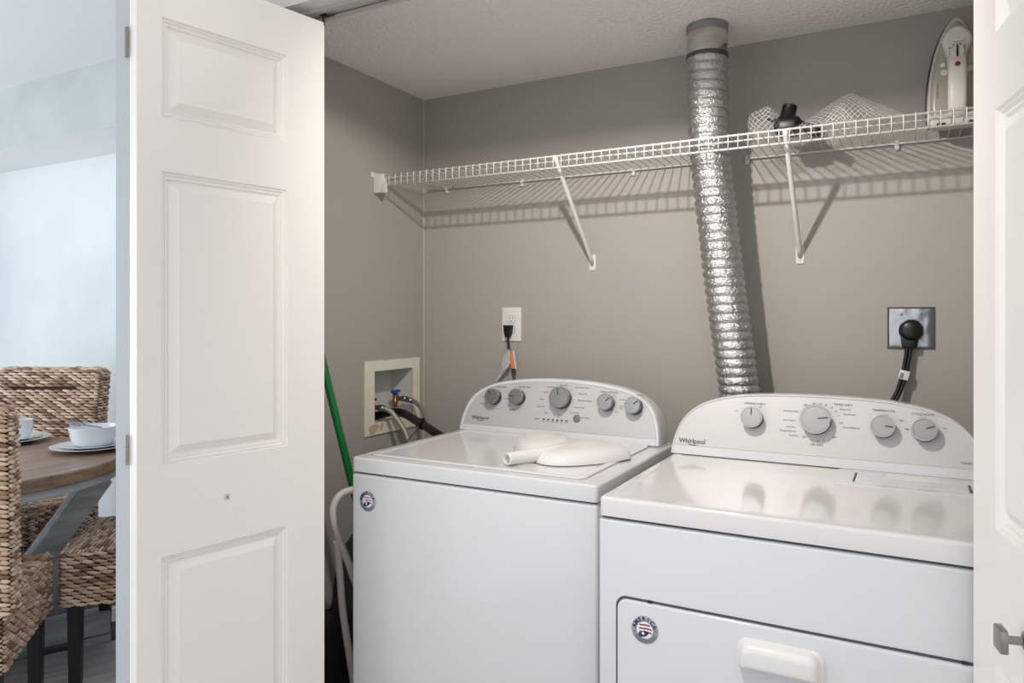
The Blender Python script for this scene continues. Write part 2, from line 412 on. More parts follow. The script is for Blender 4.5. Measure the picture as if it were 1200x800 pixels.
def console(parent, cx, yb, prof, depth, face_mat, rim, band):
    """tilted arched control console; prof = half outline [(du, z)] from base up to the top"""
    ct, st = math.cos(TH), math.sin(TH); zb = .915
    full = [(-u, (z-zb)/ct) for u, z in prof] + [(u, (z-zb)/ct) for u, z in prof[::-1] if u > 0]
    full = [(u, v) for u, v in full]
    # smooth the outline
    arch = catmull([(u, v, 0) for u, v in full], 5); full = [(p.x, max(p.y, 0)) for p in arch]
    mt = frame_mtx((cx, yb, zb), (1, 0, 0), (0, st, ct))
    bm = bmesh.new()
    c0 = Vector((0, .06))
    def off(pts, d):
        out = []; n = len(pts)
        for i in range(n):
            a = Vector(pts[(i-1) % n]); b = Vector(pts[i]); c = Vector(pts[(i+1) % n])
            t = (c-a).normalized() if 0 < i < n-1 else None
            if t is None: q = (b.x+(d if b.x < 0 else -d), b.y)
            else: nn = Vector((t.y, -t.x)); q = (b.x+nn.x*d, b.y+nn.y*d)
            out.append(q)
        return out
    r0 = [mt @ Vector((u, v, 0)) for u, v in full]
    # body rings: back (vertical plane), forward edge, rounded lip
    def ring(pts): return [bm.verts.new(p) for p in pts]
    back = [Vector((cx+(p.x-cx)*.985, yb+depth, zb+(p.z-zb)*.985)) for p in r0]
    mid = [Vector((p.x, p.y+.020, p.z)) for p in r0]
    lip = [mt @ Vector((u, v, 0)) + Vector((0, .003, 0)) for u, v in full]
    l2_ = [mt @ Vector((u, v, .0025)) for u, v in off(full, .003)]
    l3_ = [mt @ Vector((u, v, .0025)) for u, v in off(full, rim-.002)]
    l4_ = [mt @ Vector((u, v, .0)) for u, v in off(full, rim)]
    R = [ring(x) for x in (back, mid, lip, l2_, l3_, l4_)]
    for a, b in zip(R, R[1:]):
        for k in range(len(a)-1): bm.faces.new((a[k], a[k+1], b[k+1], b[k]))
    bm.faces.new(R[0]); bm.faces.new(R[-1][::-1])
    for a, b in zip(R, R[1:]): bm.faces.new((a[-1], a[0], b[0], b[-1]))
    bmesh.ops.recalc_face_normals(bm, faces=bm.faces)
    fin('console_housing', bm, 'enamel', parent, ang=35)
    inner = [p for p in off(full, rim+.0005) if p[1] > band]
    inner = [(inner[0][0]-.0, band)] + inner + [(inner[-1][0], band)]
    bm = bmesh.new(); aprism(bm, inner, .0012, mt); fin('console_face', bm, face_mat, parent)
    bm = bmesh.new(); q = off(full, rim+.0005); w = q[0][0]
    aprism(bm, [(w, .0), (-w, .0), (-w+.0, band-.001), (w, band-.001)], .0020, mt); fin('console_band', bm, 'enamel', parent)
    return mt
def knob(parent, mt, u, v, r, ang, h=.03, dm='knob_silver'):
    m = mt @ Matrix.Translation((u, v, .0012))
    k = lathe('knob', [(r*.97, 0), (r*1.0, .003), (r*.93, h*.55), (r*.93, h*.62)], 'knob_dark', parent, 40, m)
    lathe('knob_cap', [(r*.93, h*.6), (r*1.0, h*.66), (r*1.0, h*.92), (r*.95, h), (r*.86, h*1.0), (r*.84, h*.97), (0, h*.985)], 'chrome' if dm == 'x' else dm, k, 40, m)
    bm = bmesh.new(); a = math.radians(ang)
    abox(bm, (-.0011, r*.2, h*.98), (.0011, r*.83, h*1.03), mtx=m @ Matrix.Rotation(a, 4, 'Z')); fin('pointer', bm, 'knob_dark' if dm == 'knob_silver' else 'ink', k)
    return k
def swoosh(bm, mt, x, y, s):
    pts = []
    for k in range(11):
        a = math.radians(150+k*18); pts.append((x+s*1.2*math.cos(a), y+s*.55*math.sin(a)))
    for k in range(10):
        w = s*.12*math.sin(math.pi*(k+.5)/10)+s*.03
        (a, b), (c, d) = pts[k], pts[k+1]
        bm.faces.new([bm.verts.new(mt @ Vector(q)) for q in ((a, b-w/2, .0015), (c, d-w/2, .0015), (c, d+w/2, .0015), (a, b+w/2, .0015))])

# ---------------- washer
wa = thing('washing_machine', 'white top-loading washing machine with grey control panel, left of the dryer', 'washing machine', (-.95, 1.81, 0))
INV = Matrix.Translation((.95, -1.81, 0))
wx0, wx1, wy0, wy1 = -1.300, -.602, 1.495, 2.125
def wpart(o): o.data.transform(INV @ Matrix.Identity(4)); return o
bm = bmesh.new(); abox(bm, (wx0, wy0, .02), (wx1, wy1-.01, .871), 0, .008, 3); fin('cabinet', bm, 'enamel', wa, ang=40)
bm = bmesh.new(); abox(bm, (wx0+.006, wy0+.008, .868), (wx1-.006, wy1-.015, .880)); fin('seam', bm, 'gap_dark', wa)
def slab(name, x0, x1, y0, y1, z0, z1, r, bev, m, parent, dish=0, rim=.012):
    w, h, cx, cy = x1-x0, y1-y0, (x0+x1)/2, (y0+y1)/2; R_ = []
    bm = bmesh.new(); prof = [(0, z0)]
    if bev: prof += [(bev*(1-math.cos(math.pi/8*k)), z1-bev*(1-math.sin(math.pi/8*k))) for k in range(5)]
    else: prof.append((0, z1))
    if dish: prof += [(bev+rim, z1), (bev+rim+.002, z1-.0002), (bev+rim+.007, z1-dish*.8), (bev+rim+.012, z1-dish)]
    for o, z in prof: R_.append([bm.verts.new((cx+a, cy+b, z)) for a, b in rrect(w-2*o, h-2*o, max(r-o, .002), 8)])
    for a, b in zip(R_, R_[1:]):
        for k in range(len(a)): bm.faces.new((a[k], a[(k+1) % len(a)], b[(k+1) % len(a)], b[k]))
    bm.faces.new(R_[0][::-1]); bm.faces.new(R_[-1])
    return fin(name, bm, m, parent, ang=30)
slab('top_deck', wx0, wx1, wy0, wy1-.02, .876, .914, .010, .006, 'enamel', wa)
slab('lid_gap', wx0+.026, wx1-.046, wy0+.034, 2.016, .9138, .9146, .022, 0, 'lid_gap', wa)
slab('lid', wx0+.028, wx1-.048, wy0+.036, 2.012, .9142, .9185, .022, .003, 'enamel_top', wa, dish=.0022)
wprof = [(.338, .915), (.337, .935), (.330, .972), (.313, 1.012), (.285, 1.040), (.25, 1.059), (.21, 1.071), (.15, 1.081), (.08, 1.0875), (0, 1.0895)]
mt = console(wa, -.963, 2.022, wprof, .10, 'silver_face', .012, .020)
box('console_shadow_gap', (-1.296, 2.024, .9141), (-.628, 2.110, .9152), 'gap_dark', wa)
for (u, v, r, a) in ((-.2186, .1113, .0245, 35), (-.1318, .1149, .0245, 90), (.0188, .1203, .033, 15), (.1693, .1143, .0245, -50), (.2559, .1092, .0245, -50)): knob(wa, mt, u, v, r, a)
for i in range(6): lathe_m = mt @ Matrix.Translation((-.035+.0155*i, .0528, .0012)); bm = bmesh.new(); aprism(bm, rrect(.007, .004, .0012, 2), .0006, lathe_m); fin('indicator_light', bm, 'led_dark', wa)
lathe('start_button', [(.012, 0), (.012, .002), (.0105, .003), (0, .003)], 'knob_dark', wa, 28, mt @ Matrix.Translation((.0761, .0623, .0012))).data.materials[0] = mat('button_grey', srgb(112, 118, 116), .4)
bm = bmesh.new(); atext(bm, 'Whirlpool', .0155, -.264, .0425, .0016, mt, bold=.0003); swoosh(bm, mt, -.260, .0400, .013); fin('brand_lettering', bm, 'ink', wa)
bm = bmesh.new()
for s_, u, v, sz in (('SOIL LEVEL', -.200, .1465, .0072), ('WATER TEMP', -.117, .1500, .0072), ('WASH OPTIONS', .170, .1480, .0078), ('PRESOAK', .262, .1440, .0078),
                     ('Light', -.245, .136, .005), ('Normal', -.262, .112, .005), ('Ex Heavy', -.262, .088, .005), ('Hot', -.160, .132, .005), ('Warm', -.173, .109, .005), ('Cool', -.166, .087, .005), ('Tap Cold', -.150, .075, .005),
                     ('Normal', .0188, .1625, .0082), ('Cold Wash', -.025, .155, .0056), ('Quick', -.040, .138, .0056), ('Delicate', -.050, .115, .0056), ('Quick Wash', -.052, .092, .0056), ('Soak', -.030, .073, .0056), ('Clean Washer', .012, .0690, .0054), ('OFF', .014, .0635, .006),
                     ('Power', -.058, .0528, .0056), ('Start / Pause', .104, .066, .0056)):
    atext(bm, s_, sz, u, v, .0016, mt)
for s_, u, v, sz in (('Deep Water Wash', .058, .1580, .0060), ('Heavy Duty', .072, .1390, .0060), ('Bulky Items/Sheets', .073, .1180, .0060), ('Drain & Spin', .065, .0965, .0060), ('Rinse & Spin', .050, .0800, .0060),
                     ('None', .183, .1390, .005), ('2nd Rinse', .205, .1280, .005), ('Fabric', .208, .1090, .005), ('Softener', .206, .103, .0045), ('2 Rinse', .193, .0900, .005), ('Off', .275, .137, .005), ('On', .296, .126, .005)):
    atext(bm, s_, sz, u, v, .0016, mt, align='LEFT')
for i, s_ in enumerate(('Sense', 'Soak', 'Wash', 'Rinse', 'Spin', 'Done')): atext(bm, s_, .0040, -.035+.0155*i, .0470, .0016, mt)
fin('dial_markings', bm, 'ink', wa)['kind'] = 'stuff'
bm = bmesh.new()
for a in range(-140, 141, 28):
    q = math.radians(90-a); alathe(bm, [(0, .0016), (.0013, .0016)], 8, mt @ Matrix.Translation((.0188+.040*math.cos(q), .1203+.040*math.sin(q), 0)))
for c_ in (-.2186, -.1318):
    for a in (100, 150, 200, 240):
        q = math.radians(a); alathe(bm, [(0, .0016), (.0011, .0016)], 8, mt @ Matrix.Translation((c_+.030*math.cos(q), .113+.030*math.sin(q), 0)))
fin('dial_dots', bm, 'ink_white', wa)['kind'] = 'stuff'
badge(wa, -1.245, wy0-.0002, .802, .0265)
box('cabinet_foot', (wx0+.05, wy0+.05, 0), (wx0+.09, wy0+.09, .022), 'knob_dark', wa); box('cabinet_foot', (wx1-.09, wy0+.05, 0), (wx1-.05, wy0+.09, .022), 'knob_dark', wa)

# ---------------- dryer
dr = thing('clothes_dryer', 'white front-loading clothes dryer with pale control panel, right of the washer', 'dryer', (-.197, 1.75, 0))
dx0, dx1, dy0, dy1 = -.565, .172, 1.412, 2.085
bm = bmesh.new(); abox(bm, (dx0, dy0, .02), (dx1, dy1-.02, .869), 0, .006, 3); fin('cabinet', bm, 'enamel', dr, ang=40)
box('seam', (dx0+.006, dy0+.008, .866), (dx1-.006, dy1-.025, .880), 'gap_dark', dr)
slab('top_panel', dx0, dx1, dy0, dy1-.02, .875, .914, .012, .008, 'enamel_top', dr, dish=.0010)
mt = console(dr, -.207, 1.948, [(.364, .915), (.363, .935), (.354, .972), (.338, 1.006), (.313, 1.033), (.28, 1.053), (.23, 1.069), (.16, 1.0795), (.07, 1.0840), (0, 1.0848)], .115, 'silver_face_lit', .007, .024)
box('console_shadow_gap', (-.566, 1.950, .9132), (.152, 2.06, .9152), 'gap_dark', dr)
# lint screen hatch
slab('hatch_frame', -.152, .150, 1.772, 1.944, .9130, .9158, .012, .002, 'enamel', dr)
ht = slab('lint_hatch', -.108, .112, 1.802, 1.915, .9156, .9176, .006, .0015, 'enamel', dr)
box('hatch_slot', (-.1115, 1.80, .9157), (-.109, 1.90, .9182), 'gap_dark', dr); box('hatch_slot', (.113, 1.80, .9157), (.1165, 1.87, .9182), 'gap_dark', dr)
slab('hatch_lip', -.045, .062, 1.868, 1.915, .9176, .9186, .003, .0005, 'plastic_white', ht)
for (u, v, r, a) in ((-.1527, .1075, .0265, 0), (.0009, .1124, .0355, -80), (.1505, .1061, .0265, -95), (.2373, .1044, .0265, -70)):
    k = knob(dr, mt, u, v, r, a, dm='knob_pale') if 'knob_pale' in M else (mat('knob_pale', srgb(166, 165, 164), .45, metal=.45), knob(dr, mt, u, v, r, a, dm='knob_pale'))[1]
    lathe('knob_ring', [(r*1.0, .0200), (r*1.035, .0215), (r*1.035, .0268), (r*1.0, .0285)], 'chrome', k, 40, mt @ Matrix.Translation((u, v, .0012)))
bm = bmesh.new(); atext(bm, 'Whirlpool', .0170, -.307, .0355, .0016, mt, bold=.0003); swoosh(bm, mt, -.303, .0330, .014); fin('brand_lettering', bm, 'ink', dr)
bm = bmesh.new()
for s_, u, v, sz in (('WRINKLE SHIELD', -.150, .1470, .0070), ('TEMPERATURE', .1520, .1470, .0075), ('CYCLE SIGNAL', .2360, .1435, .0075), ('Off', -.136, .139, .005), ('On', -.195, .125, .0055),
                     ('OFF', -.026, .1505, .0060), ('60', -.005, .1560, .0055), ('50', .010, .1560, .0055), ('40', .022, .1530, .0055), ('30', .036, .1470, .0055), ('20', .046, .1390, .0055), ('10', .052, .1290, .0055),
                     ('OFF', .058, .1100, .0055), ('OFF', .044, .0740, .0055), ('OFF', -.026, .0690, .0060), ('10', -.008, .0620, .0055), ('20', .006, .0620, .0055), ('30', .020, .0650, .0055), ('AIR DRY', .004, .0520, .0080),
                     ('Low', .158, .1370, .0050), ('Med', .190, .1260, .0055), ('High', .202, .1060, .0055), ('Volume', .236, .1365, .0045), ('On', .280, .114, .0055)):
    atext(bm, s_, sz, u, v, .0016, mt)
for s_, u, v, sz in (('TIMED DRY', .040, .1560, .0085), ('Damp Dry', .054, .1450, .0060), ('Cool Down', .062, .1330, .0060), ('Normal/Refresh', .062, .1000, .0060)): atext(bm, s_, sz, u, v, .0016, mt, align='LEFT')
for s_, u, v, sz in (('Wrinkle Shield', -.042, .1330, .0060), ('Cool Down', -.048, .1090, .0060), ('Less Dry', -.048, .0930, .0060), ('Energy Preferred', -.046, .0820, .0055), ('Very Dry', -.040, .0710, .0060)): atext(bm, s_, sz, u, v, .0016, mt, align='RIGHT')
atext(bm, 'Classic', .0075, .322, .0370, .0016, mt)
fin('dial_markings', bm, 'ink', dr)['kind'] = 'stuff'
# front door, groove, handle
bm = bmesh.new(); abox(bm, (0, 0, 0), (0, 0, 0)) if False else None
gm = frame_mtx((-.197, dy0, .44), (1, 0, 0), (0, 0, 1))
aprism(bm, rrect(.660, .556, .022, 6), .0008, gm); fin('door_groove', bm, 'gap_dark', dr)
bm = bmesh.new(); aprism(bm, rrect(.650, .546, .019, 6), .009, gm, bev=.004, seg=3); dd = fin('dryer_door', bm, 'enamel', dr, ang=35)
hm = frame_mtx((-.2075, dy0-.0088, .661), (1, 0, 0), (0, 0, 1))
# handle hood: half-rounded top, open below
bm = bmesh.new(); n = 10
def hood(w, h, r, d, x):
    pts = [(-w/2, -h/2), (w/2, -h/2)]
    for cx_, a0 in ((w/2-r, 0), (-w/2+r, 90)):
        for k in range(7): a = math.radians(a0+15*k); pts.append((cx_+r*math.cos(a), h/2-r+r*math.sin(a)))
    return pts
aprism(bm, hood(.150, .054, .018, 0, 0), .004, hm, bev=.002)
aprism(bm, hood(.134, .046, .018, 0, 0), .026, hm @ Matrix.Translation((0, -.001, 0)), bev=.014, seg=7)
fin('door_handle', bm, 'plastic_white', dd, ang=35)
bm = bmesh.new(); prf = [(-.072, .0), (.072, .0), (.064, -.03), (.05, -.05), (.02, -.06), (-.02, -.06), (-.05, -.05), (-.064, -.03)]
aprism(bm, prf[::-1], .0012, hm @ Matrix.Translation((0, -.027, 0))); fin('handle_recess', bm, 'button_grey', dd).data.materials[0] = mat('recess_grey', srgb(196, 199, 202), .4)
badge(dr, -.463, dy0-.0088, .661, .0275)
for x, z in ((-.455, .7165), (.08, .7165)): box('door_bumper', (x-.004, dy0-.004, z-.002), (x+.004, dy0-.0005, z+.002), 'knob_dark', dr)
box('cabinet_foot', (dx0+.05, dy0+.05, 0), (dx0+.09, dy0+.09, .022), 'knob_dark', dr); box('cabinet_foot', (dx1-.09, dy0+.05, 0), (dx1-.05, dy0+.09, .022), 'knob_dark', dr)

# ================================================================== WHITE SCOOP ON THE LID
zl = .9187
jug = thing('drain_scoop', 'white plastic scoop with a round hollow spout lying on the washer lid', 'scoop', (-.77, 1.75, zl))
def dome(bm, out, c, h, n=64, edge=.86, z0=0, lift=0):
    pts = catmull([(p[0], p[1], 0) for p in out+[out[0]]], max(2, n//len(out)))[:-1]
    rings = []
    for s_ in (1.0, .995, .97, .93, .86, .76, .62, .45, .25, .1):
        hh = h*(1-s_**7)**.55*(1+lift*(1-s_)) if s_ < 1 else 0
        rings.append([bm.verts.new((c[0]+(p.x-c[0])*s_, c[1]+(p.y-c[1])*s_, z0+hh)) for p in pts])
    for a, b in zip(rings, rings[1:]):
        for k in range(len(a)): bm.faces.new((a[k], a[(k+1) % len(a)], b[(k+1) % len(a)], b[k])).smooth = True
    bm.faces.new(rings[-1]).smooth = True; bm.faces.new(rings[0][::-1])
def rel(p): return (p[0]+.77, p[1]-1.75)
bm = bmesh.new()
dome(bm, [rel(p) for p in ((-.630, 1.800), (-.655, 1.735), (-.695, 1.675), (-.745, 1.630), (-.795, 1.622), (-.835, 1.650), (-.850, 1.72), (-.845, 1.80), (-.80, 1.865), (-.73, 1.895), (-.665, 1.875))], rel((-.755, 1.76)), .030, lift=.25)
fin('scoop_bowl', bm, 'jug_white', jug, ang=50)
bm = bmesh.new()
dome(bm, [rel(p) for p in ((-.795, 1.80), (-.80, 1.72), (-.845, 1.665), (-.90, 1.69), (-.955, 1.76), (-.965, 1.84), (-.92, 1.895), (-.85, 1.90))], rel((-.875, 1.80)), .036, lift=.25)
fin('scoop_shoulder', bm, 'jug_white', jug, ang=50)
bm = bmesh.new()
pa = catmull([(-.10, -.182, .0165), (-.085, -.150, .0168), (-.055, -.10, .018), (-.035, -.06, .019), (-.01, -.01, .017)], 6)
R = atube(bm, pa, .0155, 20, cap=False, rf=lambda t: .0150+.004*t)
dirv = (pa[1]-pa[0]).normalized()
inn = [bm.verts.new(pa[0]+(v.co-pa[0])*.80) for v in R[0]]; deep = [bm.verts.new(v.co+dirv*.05) for v in inn]
for k in range(20):
    q = (k+1) % 20
    bm.faces.new((R[0][q], R[0][k], inn[k], inn[q])); bm.faces.new((inn[q], inn[k], deep[k], deep[q])).smooth = True
bm.faces.new(deep)
fin('spout', bm, 'jug_white', jug)

# ================================================================== WIRE SHELF
zs = H+.4955
sh = thing('wire_shelf', 'long white wire shelf spanning the back wall above both machines', 'shelf', (-.63, 2.2, zs))
sh_inv = Matrix.Translation((.63, -2.2, -zs))
def P(o, root):                                       # world-coordinates mesh -> local to root
    o.data.transform(Matrix.Translation(-Vector(root.location))); return o
def sp(o): return P(o, sh)
for (y, z) in ((2.05, zs), (2.05, zs-.036)): sp(tube('front_rod', [(XL+.02, y, z), (XR-.005, y, z)], .0031, 'wire_white', sh, 8))
sp(tube('deck_rod', [(XL+.02, 2.094, zs-.006), (XR-.005, 2.094, zs-.006)], .0028, 'wire_white', sh, 8))
for a, b in ((XL+.03, -.585), (-.447, XR-.005)): sp(tube('back_rod', [(a, 2.343, zs-.006), (b, 2.343, zs-.006)], .0028, 'wire_white', sh, 8))
wm = bpy.data.meshes.new('cross_wire'); bm = bmesh.new(); atube(bm, [(0, 2.0455, zs-.038), (0, 2.0455, zs-.002), (0, 2.048, zs+.003), (0, 2.053, zs+.003), (0, 2.345, zs-.002)], .00155, 6); bmesh.ops.translate(bm, verts=bm.verts, vec=(0, -2.2, -zs)); bm.to_mesh(wm); bm.free()
wm.materials.append(M['wire_white'])
ws = bpy.data.meshes.new('cross_wire_short'); bm = bmesh.new(); atube(bm, [(0, 2.0455, zs-.038), (0, 2.0455, zs-.002), (0, 2.048, zs+.003), (0, 2.053, zs+.003), (0, 2.094, zs-.002)], .00155, 6); bmesh.ops.translate(bm, verts=bm.verts, vec=(0, -2.2, -zs)); bm.to_mesh(ws); bm.free(); ws.materials.append(M['wire_white'])
x = XL+.045
while x < XR-.01:
    o = link('cross_wire', ws if abs(x+.516) < .066 else wm, None, sh); o.location = (x+.63, 0, 0); x += .0266
for bx_, fx in ((-.965, -.965), (-.290, -.290)):
    bm = bmesh.new(); atube(bm, [(bx_, 2.052, zs-.001), (bx_, 2.058, zs-.012), (bx_, 2.335, 1.488), (bx_, 2.3505, 1.468)], .0072, 10); br = sp(fin('support_brace', bm, 'wire_white', sh))
    bm = bmesh.new(); aprism(bm, rrect(.024, .056, .006, 4), .0035, frame_mtx((bx_, 2.3548, 1.472), (1, 0, 0), (0, 0, 1)), bev=.001); sp(fin('brace_foot', bm, 'wire_white', br, ang=40))
    lo_ = lathe('screw', [(.0035, 0), (.0035, .001), (0, .002)], 'screw', br, 12, frame_mtx((bx_, 2.3512, 1.462), (1, 0, 0), (0, 0, 1))); sp(lo_)
for cx in (-1.566, -1.238, -.815, -.444, -.031, .30):
    bm = bmesh.new(); abox(bm, (cx-.005, 2.338, zs-.012), (cx+.005, 2.3545, zs+.002), 0, .002); abox(bm, (cx-.006, 2.343, zs-.024), (cx+.006, 2.3545, zs-.010), 0, .002); sp(fin('wall_clip', bm, 'wire_white', sh, ang=40))
bm = bmesh.new(); abox(bm, (XL+.001, 2.044, zs-.058), (XL+.048, 2.066, zs+.008), 0, .003); abox(bm, (XL+.001, 2.030, zs-.002), (XL+.004, 2.125, zs+.016), 0, .001); abox(bm, (XL+.044, 2.041, zs-.060), (XL+.066, 2.044, zs-.03), 0, .0005)
sp(fin('end_bracket', bm, 'wire_white', sh, ang=40))
lo_ = lathe('screw', [(.003, 0), (.003, .001), (0, .0018)], 'screw', sh, 12, frame_mtx((XL+.004, 2.075, zs+.009), (0, 1, 0), (0, 0, 1))); sp(lo_)

# ================================================================== FOIL DUCT
du = thing('exhaust_duct', 'silver foil accordion vent duct running from ceiling down behind the dryer', 'duct', (-.52, 2.15, 1.2))
path = catmull([(-.521, 2.152, 2.05), (-.520, 2.153, 1.99), (-.519, 2.157, 1.86), (-.514, 2.165, 1.74), (-.502, 2.175, 1.61), (-.487, 2.182, 1.46), (-.467, 2.19, 1.287), (-.449, 2.2, 1.14), (-.436, 2.205, 1.03), (-.42, 2.205, .85), (-.41, 2.205, .5), (-.41, 2.205, .15)], 60)
dist = 0; bm = bmesh.new(); rings = []; up = None; n = 104; pitch = .0262; last = None; acc = []
# resample evenly
step = pitch/10; pts = [path[0]]; carry = 0
for a, b in zip(path, path[1:]):
    L = (b-a).length; t = step-carry
    while t <= L: pts.append(a+(b-a)*(t/L)); t += step
    carry = L-(t-step)
for i, p in enumerate(pts):
    t = (pts[min(i+1, len(pts)-1)]-pts[max(i-1, 0)]).normalized()
    if up is None: up = Vector((0, -1, 0))
    up = (up-t*up.dot(t)).normalized(); sd = t.cross(up); rg = []
    for k in range(n):
        a = 2*math.pi*k/n; ph = (i/10+k/n) % 1.0
        bul = math.sin(math.pi*ph)**.6
        d = up*math.cos(a)+sd*math.sin(a)
        q = p+d*.058; nz = noise.noise(q*60)*.0010+(abs(noise.noise(q*150))-.2)*.0046+(abs(noise.noise(q*270))-.2)*.0022
        rg.append(bm.verts.new(p+d*(.0508+.0069*bul+nz*(.15+bul*.85))))
    rings.append(rg)
for a, b in zip(rings, rings[1:]):
    for k in range(n): bm.faces.new((a[k], a[(k+1) % n], b[(k+1) % n], b[k])).smooth = True
P(fin('duct_hose', bm, 'foil', du), du)
def cyl(name, r, z0, z1, m, wob=0):
    bm = bmesh.new(); T = Matrix.Translation((-.521, 2.152, 0))
    prof = [(r-.002, z0), (r, z0+.001)]+[(r, z0+(z1-z0)*k/6) for k in range(1, 6)]+[(r, z1-.001), (r-.002, z1)]
    alathe(bm, prof, 40, T)
    for v in bm.verts:
        q = noise.noise(v.co*35)*wob; v.co.x += q; v.co.z += noise.noise(v.co*50+Vector((3, 0, 0)))*wob*1.5
    return P(fin(name, bm, m, du, smooth=True), du)
cyl('duct_collar', .0575, 2.045, 2.122, 'sheet_metal', .0008)
cyl('collar_tape', .0595, 2.113, 2.1368, 'grey_tape', .0006)
cyl('duct_clamp', .0598, 2.040, 2.052, 'dark_clamp', .0006)
bm = bmesh.new(); abox(bm, (-.468, 2.118, 2.058), (-.456, 2.128, 2.066), 0, .002); abox(bm, (-.466, 2.118, 2.046), (-.458, 2.128, 2.055), 0, .002); P(fin('clamp_screw', bm, 'dark_clamp', du, ang=40), du)

# ================================================================== ELECTRICAL
ot = thing('wall_outlet', 'white duplex wall outlet above the washer', 'outlet', (-1.284, YB, 1.256))
mo = frame_mtx((-1.284, YB-.0003, 1.256), (1, 0, 0), (0, 0, 1))
bm = bmesh.new(); aprism(bm, rrect(.079, .124, .004, 3), .0055, mo, bev=.0025); P(fin('cover_plate', bm, 'plastic_white', ot, ang=35), ot)
for dz in (.0195, -.0195):
    pts = [(.017*math.cos(a)*1.0, max(-.0135, min(.0135, .017*math.sin(a)))+dz) for a in [2*math.pi*k/28 for k in range(28)]]
    bm = bmesh.new(); aprism(bm, [(a*1.07, (b-dz)*1.08+dz) for a, b in pts], .0058, mo); P(fin('socket_gap', bm, 'lid_gap', ot), ot)
    bm = bmesh.new(); aprism(bm, pts, .0075, mo); s_ = P(fin('socket', bm, 'plastic_white', ot), ot)
    bm = bmesh.new()
    for a, b in ((-.0075, .0085), (.006, .0072)): abox(bm, (a, dz-.0005, .0074), (a+.0018, dz+b-.0005, .0079), mtx=mo)
    alathe(bm, [(0, .0079), (.0026, .0079)], 10, mo @ Matrix.Translation((0, dz-.0075, 0)))
    bmesh.ops.translate(bm, verts=bm.verts, vec=(0, 0, 0)); P(fin('socket_slot', bm, 'knob_dark', s_), ot)
cw = thing('power_cord', 'thin black washer power cord with orange warning tag, plugged into the white outlet', 'cord', (-1.285, 2.33, 1.2))
bm = bmesh.new(); pg = [(-.017, .010), (.017, .010), (.014, -.014), (.007, -.034), (-.007, -.034), (-.014, -.014)]
aprism(bm, pg[::-1], .020, frame_mtx((-1.290, YB-.0095, 1.243), (1, 0, 0), (0, 0, 1)), bev=.004); P(fin('plug', bm, 'black_rubber', cw, ang=40), cw)
P(tube('cable', catmull([(-1.290, 2.335, 1.215), (-1.287, 2.334, 1.18), (-1.277, 2.332, 1.13), (-1.263, 2.33, 1.075), (-1.250, 2.31, 1.02), (-1.24, 2.26, .95), (-1.24, 2.17, .86), (-1.24, 2.13, .8)], 6), .0048, 'black_rubber', cw), cw)
bm = bmesh.new(); mt_ = frame_mtx((-1.268, 2.3255, 1.128), (1, 0, 0), (-.16, 0, .98)); aprism(bm, rrect(.017, .066, .001, 1), .0006, mt_); P(fin('warning_tag', bm, 'orange_tag', cw), cw)
bm = bmesh.new(); aprism(bm, rrect(.006, .066, .0005, 1), .0007, mt_ @ Matrix.Translation((.0115, 0, 0))); P(fin('tag_border', bm, 'paper_white', cw), cw)
bm = bmesh.new()
gx = [[(-1.278, 1.168), (-1.296, 1.155), (-1.300, 1.140)], [(-1.275, 1.12), (-1.30, 1.11), (-1.312, 1.10)], [(-1.278, 1.10), (-1.305, 1.085), (-1.322, 1.075)], [(-1.29, 1.09), (-1.315, 1.065), (-1.335, 1.045)]]
g = [[bm.verts.new((x_, 2.322+.006*math.sin(i*2.1+j*1.7), z_)) for j, (x_, z_) in enumerate(r)] for i, r in enumerate(gx)]
for i in range(3):
    for j in range(2): bm.faces.new((g[i][j], g[i+1][j], g[i+1][j+1], g[i][j+1]))
bmesh.ops.solidify(bm, geom=bm.faces[:], thickness=.0006)
P(fin('paper_label', bm, 'clear_bag', cw), cw)
rc = thing('dryer_outlet', 'square galvanised outlet box on the wall above the dryer', 'outlet', (.0035, YB, 1.253))
mo = frame_mtx((.0035, YB-.0003, 1.253), (1, 0, 0), (0, 0, 1))
bm = bmesh.new()
for k in range(4):
    T = mo @ Matrix.Rotation(math.pi/2*k, 4, 'Z'); abox(bm, (-.0585, .0555, 0), (.0585, .0590, .004), mtx=T)
P(fin('box_rim', bm, 'dark_clamp', rc), rc)
bm = bmesh.new(); rr = [(.0555*s_, z_) for s_, z_ in ((1, .0005), (.8, .0030), (.55, .002))]
prev = None
for s_, z_, rd in ((.0556, .0006, .002), (.047, .0032, .012), (.036, .0020, .02), (.030, .0030, .022)):
    r = [bm.verts.new(mo @ Vector((u, v, z_))) for u, v in rrect(2*s_, 2*s_, rd, 5)]
    if prev:
        for k in range(len(r)): bm.faces.new((prev[k], prev[(k+1) % len(r)], r[(k+1) % len(r)], r[k])).smooth = True
    prev = r
bm.faces.new(prev); P(fin('metal_plate', bm, 'galvanised', rc), rc)
for sx, sy in ((-.024, .038), (.024, .038), (.024, -.030)): P(lathe('screw', [(.0045, 0), (.004, .002), (0, .0026)], 'screw', rc, 12, mo @ Matrix.Translation((sx, sy, .003))), rc)
cw = thing('dryer_power_cord', 'thick black dryer cord with a large round plug in the metal outlet box', 'cord', (0, 2.33, 1.2))
bm = bmesh.new(); mo2 = frame_mtx((.004, YB-.004, 1.246), (1, 0, 0), (0, 0, 1))
alathe(bm, [(.029, 0), (.031, .004), (.031, .022), (.027, .032), (.020, .036), (0, .037)], 32, mo2)
aprism(bm, [(.026, .0), (-.026, .0), (-.020, -.045), (.016, -.045)], .026, mo2 @ Matrix.Translation((-.002, -.005, .004)), bev=.006)
P(fin('plug', bm, 'black_rubber', cw, ang=40), cw)
